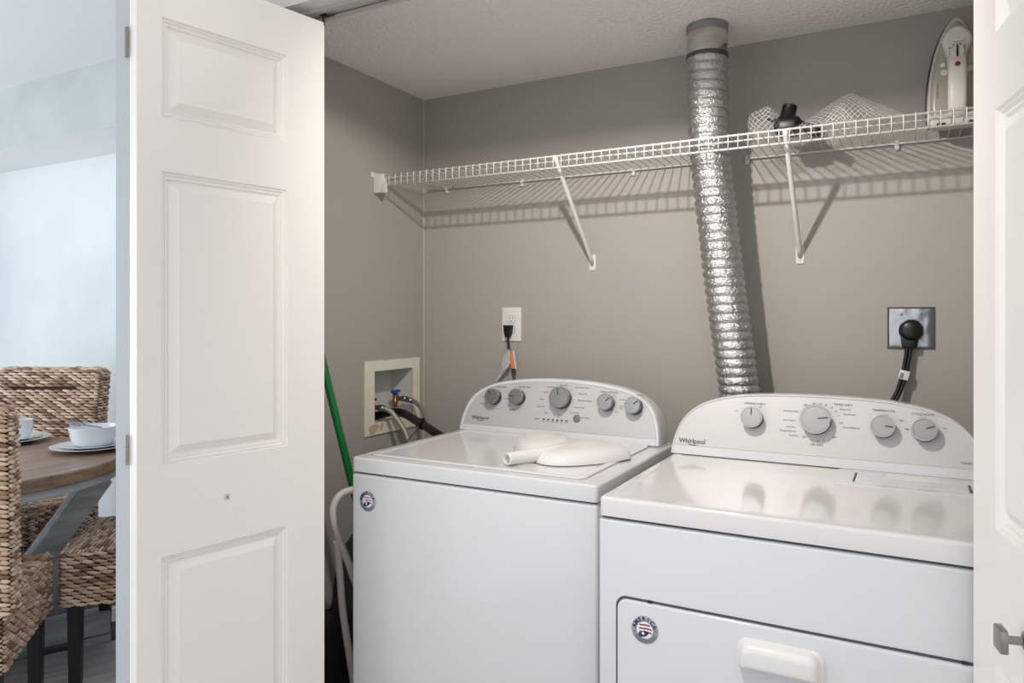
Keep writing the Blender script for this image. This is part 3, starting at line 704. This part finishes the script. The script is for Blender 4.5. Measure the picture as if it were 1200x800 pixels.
for off_ in (-.0045, .0045):
    P(tube('cable', catmull([(.0+off_, 2.330, 1.205), (-.006+off_, 2.328, 1.16), (-.013+off_, 2.325, 1.12), (-.026+off_, 2.32, 1.075), (-.046+off_, 2.31, 1.03), (-.06+off_, 2.28, .97), (-.06+off_, 2.2, .85), (-.06+off_, 2.12, .7)], 6), .0052, 'black_rubber', cw), cw)
bm = bmesh.new(); abox(bm, (-.013, -.008, -.013), (.013, .007, .013), 0, .002, mtx=Matrix.Translation((-.013, 2.325, 1.121)) @ Matrix.Rotation(math.radians(14), 4, 'Y')); P(fin('cord_label', bm, 'paper_white', cw, ang=40), cw)
bm = bmesh.new(); T = frame_mtx((-.016, 2.3165, 1.121), (.97, 0, -.24), (.24, 0, .97))
for k in range(3): abox(bm, (-.006+.003*k, -.009, 0), (-.0045+.003*k, .006, .0004), mtx=T)
P(fin('label_print', bm, 'ink', cw), cw)

# ================================================================== WASHER SUPPLY BOX
wb = thing('washer_supply_box', 'cream recessed washer supply box with blue and red valves in the left wall', 'utility box', (XL, 2.16, .99))
bm = bmesh.new(); y0, y1, z0, z1 = 1.998, 2.320, .862, 1.126; iy0, iy1, iz0, iz1 = 2.047, 2.277, .904, 1.089
for a, b in (((XL+.0003, y0, z0), (XL+.006, iy0, z1)), ((XL+.0003, iy1, z0), (XL+.006, y1, z1)), ((XL+.0003, iy0, z0), (XL+.006, iy1, iz0)), ((XL+.0003, iy0, iz1), (XL+.006, iy1, z1))): abox(bm, a, b)
bmesh.ops.remove_doubles(bm, verts=bm.verts, dist=.0001)
P(fin('face_frame', bm, 'cream_plastic', wb), wb)
bm = bmesh.new(); xb = XL-.095
for a, b in (((xb, iy0-.003, iz0-.003), (XL+.002, iy0, iz1+.003)), ((xb, iy1, iz0-.003), (XL+.002, iy1+.003, iz1+.003)), ((xb, iy0, iz0-.003), (XL+.002, iy1, iz0)), ((xb, iy0, iz1), (XL+.002, iy1, iz1+.003)), ((xb-.003, iy0-.003, iz0-.003), (xb, iy1+.003, iz1+.003))): abox(bm, a, b)
P(fin('box_liner', bm, 'box_inside', wb), wb)
bm = bmesh.new()
for c, a, b in (((2.040, .883), .026, .018), ((2.085, .886), .009, .015)):
    q = [bm.verts.new((XL+.0064, c[0]+a*math.cos(t)*(1+.2*math.sin(3*t))+.4*b*math.sin(t)*.7, c[1]+b*math.sin(t))) for t in [2*math.pi*k/20 for k in range(20)]]; bm.faces.new(q)
P(fin('glue_stain', bm, 'stain', wb), wb)
def valve(y, z, m):
    bm = bmesh.new(); alathe(bm, [(.009, z-.045), (.009, z-.030), (.0125, z-.028), (.0125, z-.018), (.010, z-.015), (.010, z), (.006, z+.004), (.006, z+.010)], 14, Matrix.Translation((XL-.04, y, 0)), cap0=True, cap1=True)
    atube(bm, [(XL-.04, y, z-.012), (XL-.008, y+.010, z-.012)], .0085, 12)
    v = P(fin('valve', bm, 'brass', wb, ang=40), wb)
    bm = bmesh.new(); abox(bm, (XL-.046, y-.022, z+.010), (XL-.034, y+.026, z+.020), 0, .002); abox(bm, (XL-.048, y-.010, z+.002), (XL-.032, y+.010, z+.018), 0, .003); P(fin('valve_handle', bm, m, v, ang=40), wb)
    bm = bmesh.new(); atube(bm, [(XL-.012, y+.008, z-.012), (XL+.006, y+.012, z-.013)], .0115, 8); P(fin('hose_nut', bm, 'screw', v), wb)
valve(2.225, .985, 'valve_blue'); valve(2.085, .966, 'valve_red')
def hose(name, label, pts, r, m, parts=None):
    root = thing(name, label, 'hose', pts[0]); P(tube('hose_tube', catmull(pts, 10), r, m, root, 14), root); return root
h1 = hose('supply_hose', 'braided steel water hose from the red valve, arching down in front', [(-1.672, 2.072, .956), (-1.655, 2.078, .955), (-1.63, 2.086, .943), (-1.60, 2.088, .912), (-1.572, 2.089, .878), (-1.555, 2.092, .83), (-1.545, 2.097, .76), (-1.53, 2.12, .5), (-1.44, 2.17, .3)], .0092, 'steel_braid')
P(tube('ferrule', [(-1.676, 2.071, .957), (-1.652, 2.079, .954)], .0108, 'screw', h1, 12), h1)
h2 = hose('supply_hose', 'braided steel water hose from the blue valve, behind the black drain hose', [(-1.672, 2.238, .969), (-1.645, 2.243, .964), (-1.60, 2.225, .945), (-1.555, 2.19, .918), (-1.51, 2.15, .895), (-1.475, 2.14, .86), (-1.46, 2.15, .75), (-1.45, 2.17, .5), (-1.40, 2.2, .4)], .0088, 'steel_braid')
P(tube('ferrule', [(-1.676, 2.237, .970), (-1.650, 2.242, .965)], .0104, 'screw', h2, 12), h2)
h3 = hose('drain_hose', 'fat black corrugated drain hose looping from the wall box to the washer', [(-1.735, 2.130, .918), (-1.705, 2.130, .925), (-1.66, 2.132, .936), (-1.60, 2.122, .934), (-1.54, 2.105, .918), (-1.48, 2.085, .903), (-1.42, 2.065, .885), (-1.36, 2.065, .86), (-1.335, 2.11, .82), (-1.335, 2.20, .7)], .0150, 'black_rubber')
bm = bmesh.new(); atube(bm, [(-1.498, 2.088, .9075), (-1.490, 2.086, .905)], .0172, 16); abox(bm, (-1.497, 2.082, .922), (-1.489, 2.092, .930)); P(fin('zip_tie', bm, 'black_plastic', h3, ang=40), h3)
P(tube('tie_tail', [(-1.500, 2.072, .897), (-1.535, 2.070, .86), (-1.555, 2.072, .84)], .0015, 'black_plastic', h3, 6), h3)

# ================================================================== BROOM, FOLDED FRAME
bw = thing('broom', 'broom with bright green pole leaning in the gap left of the washer', 'broom', (-1.393, 1.874, 0))
P(tube('pole', [(-1.399, 1.860, .06), (-1.47, 1.686, .801), (-1.50, 1.613, 1.112), (-1.535, 1.528, 1.475)], .0115, 'green_pole', bw, 16), bw)
bm = bmesh.new(); abox(bm, (-1.415, 1.77, .10), (-1.38, 1.96, .145), 0, .008)
br_ = P(fin('broom_head', bm, 'green_pole', bw, ang=40), bw)
bm = bmesh.new()
for i in range(24):
    for j in range(4):
        xx, yy = -1.412+.009*j, 1.775+.0078*i; atube(bm, [(xx, yy, .10), (xx+random.uniform(-.004, .004), yy+(i-12)*.001, .002)], .0012, 4)
o = P(fin('bristles', bm, 'black_plastic', br_), bw); o['kind'] = 'stuff'
ff = thing('folding_frame', 'folded white tubular metal stand stored between the wall and the washer', 'folding stand', (-1.42, 1.6, 0))
t1 = [(-1.335, 1.66, .789), (-1.385, 1.645, .788), (-1.42, 1.600, .782), (-1.428, 1.568, .755), (-1.425, 1.562, .71), (-1.42, 1.586, .640), (-1.412, 1.622, .553), (-1.385, 1.68, .35), (-1.345, 1.73, .012)]
P(tube('frame_tube', catmull(t1, 8), .0105, 'frame_white', ff, 14), ff)
t2 = [(-1.425, 1.572, .655), (-1.425, 1.577, .635), (-1.425, 1.590, .54), (-1.425, 1.600, .45), (-1.425, 1.622, .339), (-1.425, 1.69, .012)]
P(tube('leg', catmull(t2, 6), .0105, 'frame_white', ff, 14, rf=lambda t: .0105*min(1, .35+t*12)), ff)
P(lathe('rivet', [(.004, 0), (.004, .0245), (0, .026)], 'screw', ff, 12, frame_mtx((-1.425, 1.597, .645), (1, 0, 0), (0, 0, 1))), ff)

fm = thing('dark_slab', 'dark charcoal slab standing low against the left closet wall', 'mat', (-1.662, 1.9, 0))  # thin slab giving the low left wall a dark area with a stepped edge
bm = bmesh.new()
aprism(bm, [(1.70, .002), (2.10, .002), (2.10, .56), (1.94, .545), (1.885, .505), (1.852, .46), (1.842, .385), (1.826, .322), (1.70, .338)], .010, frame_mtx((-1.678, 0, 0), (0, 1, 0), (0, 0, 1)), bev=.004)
P(fin('slab_body', bm, 'charcoal', fm, ang=40), fm)

# ================================================================== IRON
ir = thing('steam_iron', 'white steam iron standing upright on its heel at the shelf end', 'iron', (.109, 2.25, zs+.006))
def arch(w, h, tip, n=14):
    """pointed arch outline: half width w, height h, tip up"""
    pts = []
    for k in range(n+1):
        q = 1-(k/n)**1.0; s_ = q**1.5 if q > 0 else 0; s_ = q*q*.5+q*.5
        wd = (1-(1-s_)**2.6)**.72 if s_ > 0 else 0
        if s_ > .80: wd *= 1-.10*((s_-.80)/.2)**2
        pts.append((w*wd, h*(1-s_)))
    return pts+[(-a, b) for a, b in pts[::-1][1:]]
mi_ = frame_mtx((.109, 2.296, zs+.012), (1, 0, 0), (0, 0, 1))      # z local -> -Y (towards camera)
def apart(name, pts, z0, d, m, bev, parent=ir, seg=3):
    bm = bmesh.new(); aprism(bm, pts, d, mi_ @ Matrix.Translation((0, 0, z0)), bev=bev, seg=seg)
    return P(fin(name, bm, m, parent, ang=40), ir)
hgt = .298
apart('soleplate', arch(.073, hgt, 2.1, 22), 0, .012, 'iron_sole', .003)
apart('skirt', [(a*.93, .004+b*.965) for a, b in arch(.073, hgt, 2.1, 22)], .012, .018, 'iron_grey', .006)
bt = [(a*.84, .010+b*.88) for a, b in arch(.072, hgt, 2.0, 22)]
apart('water_tank', bt, .030, .022, 'iron_tank', .012, seg=5)
# nose cover narrowing into the handle
nose = [(.020, .121), (.021, .150), (.023, .178), (.029, .195), (.034, .207), (.034, .218), (.027, .233), (.016, .244), (.007, .249), (.0, .250)]
nose = nose+[(-a, b) for a, b in nose[::-1][1:]]
apart('nose_cover', nose, .045, .030, 'iron_white', .010, seg=5)
bm = bmesh.new()
hp = catmull([(0, .006, .048), (0, .020, .082), (0, .06, .094), (0, .11, .094), (0, .150, .088), (0, .185, .070)], 6)
rings = []
for i, p in enumerate(hp):
    t = i/(len(hp)-1); w = .0185+.003*math.sin(math.pi*t); hh = .013
    rings.append([bm.verts.new(mi_ @ Vector((w*math.copysign(abs(math.cos(a))**.6, math.cos(a)), p.y, p.z+hh*math.copysign(abs(math.sin(a))**.8, math.sin(a))))) for a in [2*math.pi*k/20 for k in range(20)]])
for a, b in zip(rings, rings[1:]):
    for k in range(20): bm.faces.new((a[k], a[(k+1) % 20], b[(k+1) % 20], b[k]))
bm.faces.new(rings[0]); bm.faces.new(rings[-1]); bmesh.ops.recalc_face_normals(bm, faces=bm.faces)
hd = P(fin('handle', bm, 'iron_white', ir, ang=50), ir)
apart('heel', rrect(.124, .034, .010, 4), .030, .050, 'iron_grey', .006).data.transform(Matrix.Translation((0, 0, .006)))
for s_ in (-1, 1): P(box('heel_foot', (.109+s_*.036-.010, 2.215, zs+.0035), (.109+s_*.036+.010, 2.262, zs+.010), 'iron_sole', ir), ir)
def disc(name, u, v, z, r, h, m, parent=ir, n=24): return P(lathe(name, [(r, 0), (r, h*.7), (r*.9, h), (0, h)], m, parent, n, mi_ @ Matrix.Translation((u, v, z))), ir)
dl = disc('dial', 0, .177, .0850, .0165, .010, 'iron_white')
disc('dial_ring', 0, .177, .0835, .0185, .004, 'iron_tank')
bm = bmesh.new(); abox(bm, (-.0022, -.0155, 0), (.0022, .0155, .004), 0, mtx=mi_ @ Matrix.Translation((0, .177, .0935))); P(fin('dial_grip', bm, 'iron_sole', dl), ir)
disc('logo_badge', 0, .140, .1050, .0062, .0012, 'logo_red')
bm = bmesh.new(); aprism(bm, rrect(.024, .007, .003, 3), .010, mi_ @ Matrix.Translation((.004, .210, .072)), bev=.002); P(fin('steam_lever', bm, 'plastic_white', ir, ang=40), ir)
disc('steam_button', -.031, .156, .050, .0065, .008, 'plastic_white'); disc('spray_button', -.028, .136, .050, .0085, .008, 'iron_white'); disc('spray_button', .028, .138, .050, .0080, .008, 'iron_white')
disc('spray_nozzle', 0, .240, .070, .0035, .006, 'plastic_white')
bm = bmesh.new()
for k in range(6): abox(bm, (-.0485+.0, .072+.0062*k, 0), (-.0455, .0755+.0062*k, .0004), mtx=mi_ @ Matrix.Translation((.004, 0, .0522)))
P(fin('tank_print', bm, 'ink_red', ir), ir)
bm = bmesh.new()
for a in (-50, -20, 20, 50): q = math.radians(90+a); abox(bm, (-.0012, -.0018, 0), (.0012, .0018, .0004), mtx=mi_ @ Matrix.Translation((.0225*math.cos(q), .177+.0235*math.sin(q), .0765)))
P(fin('dial_marks', bm, 'ink', dl), ir)

# ================================================================== NET BAG AND NOZZLE
nb = thing('mesh_bag', 'crumpled white net laundry bag piled on the right part of the shelf', 'bag', (-.2, 2.2, zs+.005))
def net(fn, u0, u1, v0, v1, c, th):
    """diamond lattice of quads on a height surface -> thin netting"""
    bm = bmesh.new(); V = {}
    nu = int((u1-u0)/c*1.0); nv = int((v1-v0)/c)
    def vt(i, j):
        if (i, j) not in V: V[(i, j)] = bm.verts.new(fn(u0+(u1-u0)*i/nu, v0+(v1-v0)*j/nv))
        return V[(i, j)]
    for i in range(1, nu):
        for j in range(1, nv):
            if (i+j) % 2 == 0: bm.faces.new((vt(i-1, j), vt(i, j-1), vt(i+1, j), vt(i, j+1)))
    bmesh.ops.wireframe(bm, faces=bm.faces[:], thickness=th, use_even_offset=False, use_replace=True, use_boundary=True)
    return bm
def ns(x, y, s=20, o=0): return noise.noise(Vector((x*s, y*s, o)))
def lumpA(u, v):        # u: along x; v: across, over the ridge (0..1)
    f = (u+.30)/.275                                              # 0..1
    d_ = math.sqrt((u+.143)**2+.012**2)-.012; pk = .014+.084*max(0, 1-d_/(.125 if u < -.143 else .125))**.85
    pk *= 1 if f < 1.05 else max(0, (1.18-f)/.13)
    y = 2.075+.20*v; h = pk*math.sin(math.pi*min(1, max(0, v)))**.8
    return (u+.004*ns(u, v, 25), y+.006*ns(u, v*.2, 30, 3), zs+.006+h+.004*ns(u, v*.2, 40, 7)*min(1, h*40))
P(fin('netting', net(lumpA, -.305, -.030, 0, 1, .0058, .0019) if False else net(lambda u, v: lumpA(u, v/.26), -.305, .020, 0, .26, .0072, .0013), 'net_white', nb), nb)['kind'] = 'stuff'
def lumpB(u, v):
    a = u*2*math.pi; b = (v-.5)*math.pi*.96
    r = .040*(1+.22*noise.noise(Vector((math.cos(a)*1.6, math.sin(a)*1.6, b*1.2))))
    return (-.356+1.12*r*math.cos(b)*math.cos(a), 2.135+r*math.cos(b)*math.sin(a), zs+.045+r*1.05*math.sin(b))
P(fin('netting', net(lambda u, v: lumpB(u/.25, v/.125), 0, .25, 0, .125, .0078, .0013), 'net_white', nb), nb)['kind'] = 'stuff'
def lumpC(u, v):        # inner fold of the big heap
    pk = math.exp(-((u+.165)/.035)**2)*.060+.006
    return (u, 2.09+.12*(v/.2), zs+.006+pk*math.sin(math.pi*min(1, v/.2))+.005*ns(u, v, 40, 2))
P(fin('netting', net(lumpC, -.25, -.05, 0, .2, .0074, .0012), 'net_white', nb), nb)['kind'] = 'stuff'
def lumpD(u, v):        # flat trailing part left of the bundle
    return (u, 2.10+.14*(v/.2), zs+.005+.018*math.exp(-((u+.385)/.05)**2)*math.sin(math.pi*min(1, v/.2))+.004*(1+ns(u, v, 50, 4)))
P(fin('netting', net(lumpD, -.445, -.25, 0, .2, .0074, .0012), 'net_white', nb), nb)['kind'] = 'stuff'
nz = thing('vacuum_nozzle', 'black plastic nozzle with a short round neck tucked in the net bag', 'nozzle', (-.30, 2.17, zs+.008))
bm = bmesh.new(); T = Matrix.Translation((-.302, 2.165, zs+.052)) @ Matrix.Rotation(math.radians(12), 4, 'Y')
alathe(bm, [(.0265, 0), (.0240, .008), (.0205, .012), (.0195, .042), (.0170, .044), (.0170, .02)], 28, T, cap0=True); P(fin('neck', bm, 'black_plastic', nz, ang=40), nz)
bm = bmesh.new(); abox(bm, (-.335, 2.135, zs+.008), (-.262, 2.205, zs+.062), 0, .020, 4); P(fin('body', bm, 'black_plastic', nz, ang=60), nz)
bm = bmesh.new(); T = Matrix.Translation((-.247, 2.18, zs+.026)) @ Matrix.Rotation(math.radians(28), 4, 'Y'); abox(bm, (-.035, -.028, -.012), (.035, .028, .012), 0, .010, 3, T)
T = Matrix.Translation((-.338, 2.165, zs+.058)) @ Matrix.Rotation(math.radians(8), 4, 'Y'); abox(bm, (-.016, -.012, -.003), (.020, .012, .003), 0, .002, 2, T)
P(fin('flange', bm, 'black_plastic', nz, ang=60), nz)

# ================================================================== DINING SET
TC = (-3.02, 1.37)
tb = thing('dining_table', 'round brown wooden dining table on grey crossed legs', 'table', (TC[0], TC[1], 0))
lathe('tabletop', [(.30, .712), (.515, .712), (.529, .714), (.533, .719), (.533, .754), (.529, .759), (0, .760)], 'wood_top', tb, 96).data.materials.append(M['wood_band'])
tt = [c for c in tb.children if c.name.startswith('tabletop')][0]
for p in tt.data.polygons: p.material_index = 0 if p.normal.z > .7 else 1
lathe('apron', [(.30, .680), (.508, .680), (.512, .684), (.512, .7119), (.30, .7119)], 'grey_wood', tb, 96)
def beam(name, a, b, w, h, m, parent):
    a, b = Vector(a), Vector(b); d = (b-a); L = d.length; x = d.normalized(); z = Vector((0, 0, 1)); y = z.cross(x).normalized() if abs(x.z) < .99 else Vector((0, 1, 0)); z = x.cross(y)
    mt_ = Matrix(((x.x, y.x, z.x, a.x), (x.y, y.y, z.y, a.y), (x.z, y.z, z.z, a.z), (0, 0, 0, 1)))
    bm = bmesh.new(); abox(bm, (0, -w/2, -h/2), (L, w/2, h/2), 0, .004, 1, mt_); return fin(name, bm, m, parent, ang=40)
for k, a in enumerate((-25, 65, 155, 245)):
    c, s_ = math.cos(math.radians(a)), math.sin(math.radians(a))
    beam('leg', (.44*c, .44*s_, .655), (.05*c, .05*s_, .10), .115, .085, 'grey_wood', tb)
    beam('foot_beam', (.03*c, .03*s_, .07+.002*k), (.47*c, .47*s_, .07+.002*k), .085, .085, 'grey_wood', tb)
    beam('foot_pad', (.36*c, .36*s_, .014), (.47*c, .47*s_, .014), .10, .028, 'grey_wood', tb)
lathe('centre_post', [(.07, .10), (.07, .672)], 'grey_wood', tb, 8)

rw = random.Random(3)
def weave(faces, skip=None, pitch=.0132, ln=.042):
    V, F, C = [], [], []
    pal = [(196, 166, 141), (214, 186, 162), (170, 138, 114), (228, 204, 182), (138, 106, 88), (204, 174, 150)]
    for (o, u, v, w, h, rad) in faces:
        o, u, v = Vector(o), Vector(u), Vector(v); nn = u.cross(v).normalized()
        rows = max(1, round(h/pitch)); cols = max(1, round(w/ln))
        for r in range(rows):
            for c in range(-1, cols+1):
                cu = (c+.5+(.5 if r % 2 else 0))*w/cols; cv = (r+.5)*h/rows
                a0, a1 = max(0, cu-.56*w/cols), min(w, cu+.56*w/cols)
                if a1-a0 < .006: continue
                if skip and skip(o, cu, cv, nn): continue
                cu = (a0+a1)/2; hl = (a1-a0)/2; tw = -.0036+rw.uniform(-.0012, .0012)
                b = len(V); rr = (h/rows)*.50*rw.uniform(.88, 1.12); lift = rw.uniform(-.0015, .002)
                for t, q in ((-1, .35), (-.45, 1), (.45, 1), (1, .35)):
                    for k in range(5):
                        an = 2*math.pi*k/5
                        V.append(o+u*(cu+hl*t)+v*(cv+tw*t+rr*q*math.cos(an))+nn*(lift+rr*q*.9*math.sin(an)+(.002 if abs(t) < .9 else -.002)))
                for s_ in range(3):
                    for k in range(5): F.append((b+s_*5+k, b+s_*5+(k+1) % 5, b+s_*5+5+(k+1) % 5, b+s_*5+5+k))
                C.append((srgb(*pal[rw.randrange(6)]), 20))
    me = bpy.data.meshes.new('wicker_weave'); me.from_pydata([tuple(p) for p in V], [], F)
    ca = me.color_attributes.new('tone', 'FLOAT_COLOR', 'POINT'); buf = []
    for col, n_ in C: buf += list(col)*n_
    ca.data.foreach_set('color', buf)
    me.materials.append(M['weave'])
    for p in me.polygons: p.use_smooth = True
    return me
sw, sdp, st_, sb = .46, .50, .47, .285        # seat width, depth, top, bottom
bt_, bz = .085, 1.035                         # back thickness and height
bwid = .50
hw = sw/2
seat_me = weave([((-hw, -.25, st_), (1, 0, 0), (0, 1, 0), sw, sdp, 0), ((-hw, .25, sb), (-1, 0, 0), (0, 0, 1), 0.001, 0.001, 0)][:1] + [
    ((hw, .25, sb), (-1, 0, 0), (0, 0, 1), sw, st_-sb, 0), ((-hw, -.25, sb), (1, 0, 0), (0, 0, 1), sw, st_-sb, 0),
    ((hw, -.25, sb), (0, 1, 0), (0, 0, 1), .5, st_-sb, 0), ((-hw, .25, sb), (0, -1, 0), (0, 0, 1), .5, st_-sb, 0)])
bh = bz-st_
hb = bwid/2
slot = lambda o, cu, cv, nn: abs(nn.z) < .2 and abs(nn.y) > .8 and bh-.075 < cv < bh-.055 and .09 < cu < bwid-.11
back_me = weave([((hb, -.25+bt_, st_-.02), (-1, 0, 0), (0, 0, 1), bwid, bh+.02, 0), ((-hb, -.25, st_-.02), (1, 0, 0), (0, 0, 1), bwid, bh+.02, 0),
                 ((hb, -.25, st_-.02), (0, 1, 0), (0, 0, 1), bt_, bh+.02, 0), ((-hb, -.25+bt_, st_-.02), (0, -1, 0), (0, 0, 1), bt_, bh+.02, 0),
                 ((-hb, -.25, bz), (1, 0, 0), (0, 1, 0), bwid, bt_, 0)], skip=slot)
def recline(me):
    for v in me.vertices:
        z = v.co.z-st_
        if z > 0:
            v.co.y -= z*.10; v.co.x *= 1+z*.06
            # rounded top corners
            ex = abs(v.co.x)-(hb-.035); 
            if ex > 0 and v.co.z > bz-.04: v.co.z -= ex*ex*7*min(1, (v.co.z-(bz-.04))/.04)
recline(back_me)
bm = bmesh.new(); abox(bm, (-hw+.006, -.244, sb+.004), (hw-.006, .244, st_-.006)); seat_core = bpy.data.meshes.new('seat'); bm.to_mesh(seat_core); bm.free(); seat_core.materials.append(M['weave_core'])
bm = bmesh.new(); abox(bm, (-hb+.006, -.244, st_-.02), (hb-.006, -.25+bt_-.006, bz-.012)); back_core = bpy.data.meshes.new('backrest'); bm.to_mesh(back_core); bm.free(); back_core.materials.append(M['weave_core']); recline(back_core)
bm = bmesh.new(); abox(bm, (-.022, -.022, 0), (.022, .022, sb), 0, .002, 1)
for v in bm.verts:
    if v.co.z < .1: v.co.x *= .82; v.co.y *= .82
leg_me = bpy.data.meshes.new('leg'); bm.to_mesh(leg_me); bm.free(); leg_me.materials.append(M['leg_dark'])
def chair(x, y, f, label):
    a = math.atan2(f[1], f[0])-math.pi/2
    t = thing('dining_chair', label, 'chair', (x, y, 0), a, 'woven dining chairs around the round table')
    s_ = link('seat', seat_core, None, t); w_ = link('wicker_weave', seat_me, None, s_); w_['kind'] = 'stuff'
    s_ = link('backrest', back_core, None, t); w_ = link('wicker_weave', back_me, None, s_); w_['kind'] = 'stuff'
    for sx in (-1, 1):
        for sy in (-1, 1): l = link('leg', leg_me, None, t); l.location = (sx*(hw-.035), sy*.21, 0)
    return t
def cplace(corner, f, side):      # corner = front corner on the given side
    f = Vector(f).normalized(); rt = Vector((f.y, -f.x)); c = Vector(corner)-f*.25-rt*hw*side; return c.x, c.y, f
cx_, cy_, f_ = cplace((-2.588, 1.440), (-.74, .675), 1); chair(cx_, cy_, f_, 'woven banana-leaf dining chair nearest the camera, cut by the left picture edge')
cx_, cy_, f_ = cplace((-2.560, 1.452), (-.715, -.70), -1); 
f2 = Vector((-.715, -.70)).normalized(); rt = Vector((f2.y, -f2.x))
# corner N is this chair's front corner nearest the camera
sd = 1 if (rt.dot(Vector((-.72, -.69))) > 0) else -1
def pick(corner, f, along):       # along = direction of the front edge away from the corner
    f = Vector(f).normalized(); al = Vector(along).normalized(); c = Vector(corner)+al*hw-f*.25; return c.x, c.y, f
cx_, cy_, f_ = pick((-2.560, 1.452), (-.715, -.70), (-.70, .715)); chair(cx_, cy_, f_, 'woven dining chair right of the table, mostly hidden by the white door')
chair(-3.455, 1.762, (.4787, -.878), 'woven dining chair on the far side of the table against the pale wall')

zt = .7605
def dish(name, label, cat, x, y, z, prof, group=None):
    bm = bmesh.new(); alathe(bm, prof, 48); o = fin(name, bm, 'ceramic', None, ang=50); o.location = (x, y, z); tag(o, label, cat, group); return o
plate_p = [(0, .003), (.075, .003), (.078, 0), (.085, 0), (.095, .006), (.150, .017), (.151, .019), (.148, .0195), (.098, .011), (.085, .007), (0, .007)]
small_p = [(r*.80, z*.9) for r, z in plate_p]
bowl_p = [(0, .003), (.046, .003), (.048, 0), (.056, 0), (.070, .012), (.080, .034), (.088, .074), (.088, .077), (.085, .077), (.077, .036), (.066, .016), (.045, .008), (0, .007)]
for (x, y, w) in ((-2.835, 1.740, 'right-hand'), (-3.30, 1.665, 'left-hand')):
    dish('dinner_plate', 'large white plate at the bottom of the '+w+' place setting', 'plate', x, y, zt, plate_p)
    dish('salad_plate', 'smaller white plate stacked on the dinner plate of the '+w+' setting', 'plate', x, y, zt+.0075, small_p)
dish('bowl', 'white bowl with a fork across it on the right-hand place setting', 'bowl', -2.835, 1.740, zt+.0142, bowl_p)
dish('cup', 'tall white cup on the left-hand stack of plates', 'cup', -3.262, 1.690, zt+.0142, [(0, .004), (.022, .004), (.024, 0), (.030, 0), (.040, .02), (.045, .050), (.047, .080), (.044, .080), (.041, .045), (.034, .018), (0, .010)])
fk = thing('fork', 'silver fork laid across the white bowl', 'fork', (-2.835, 1.740, zt+.092))
T = Matrix.Translation((-2.835, 1.712, zt+.0975)) @ Matrix.Rotation(math.radians(28.6), 4, 'Z') @ Matrix.Rotation(math.radians(9), 4, 'Y') @ Matrix.Rotation(math.radians(42), 4, 'X')
bm = bmesh.new()
abox(bm, (-.045, -.010, -.001), (-.020, .010, .001), 0, 0, 2, T)
for k in range(4): abox(bm, (-.080, -.0095+.0056*k, -.001), (-.044, -.0070+.0056*k, .001), 0, 0, 2, T)
abox(bm, (-.020, -.003, -.001), (.060, .003, .0012), 0, 0, 2, T)
P(fin('fork_body', bm, 'cutlery', fk), fk)

# parts built in world coordinates are made local to their thing
for root in (wa, dr):
    inv = Matrix.Translation(-Vector(root.location))
    def rec(o):
        for c in o.children: c.data.transform(inv); rec(c)
    rec(root)
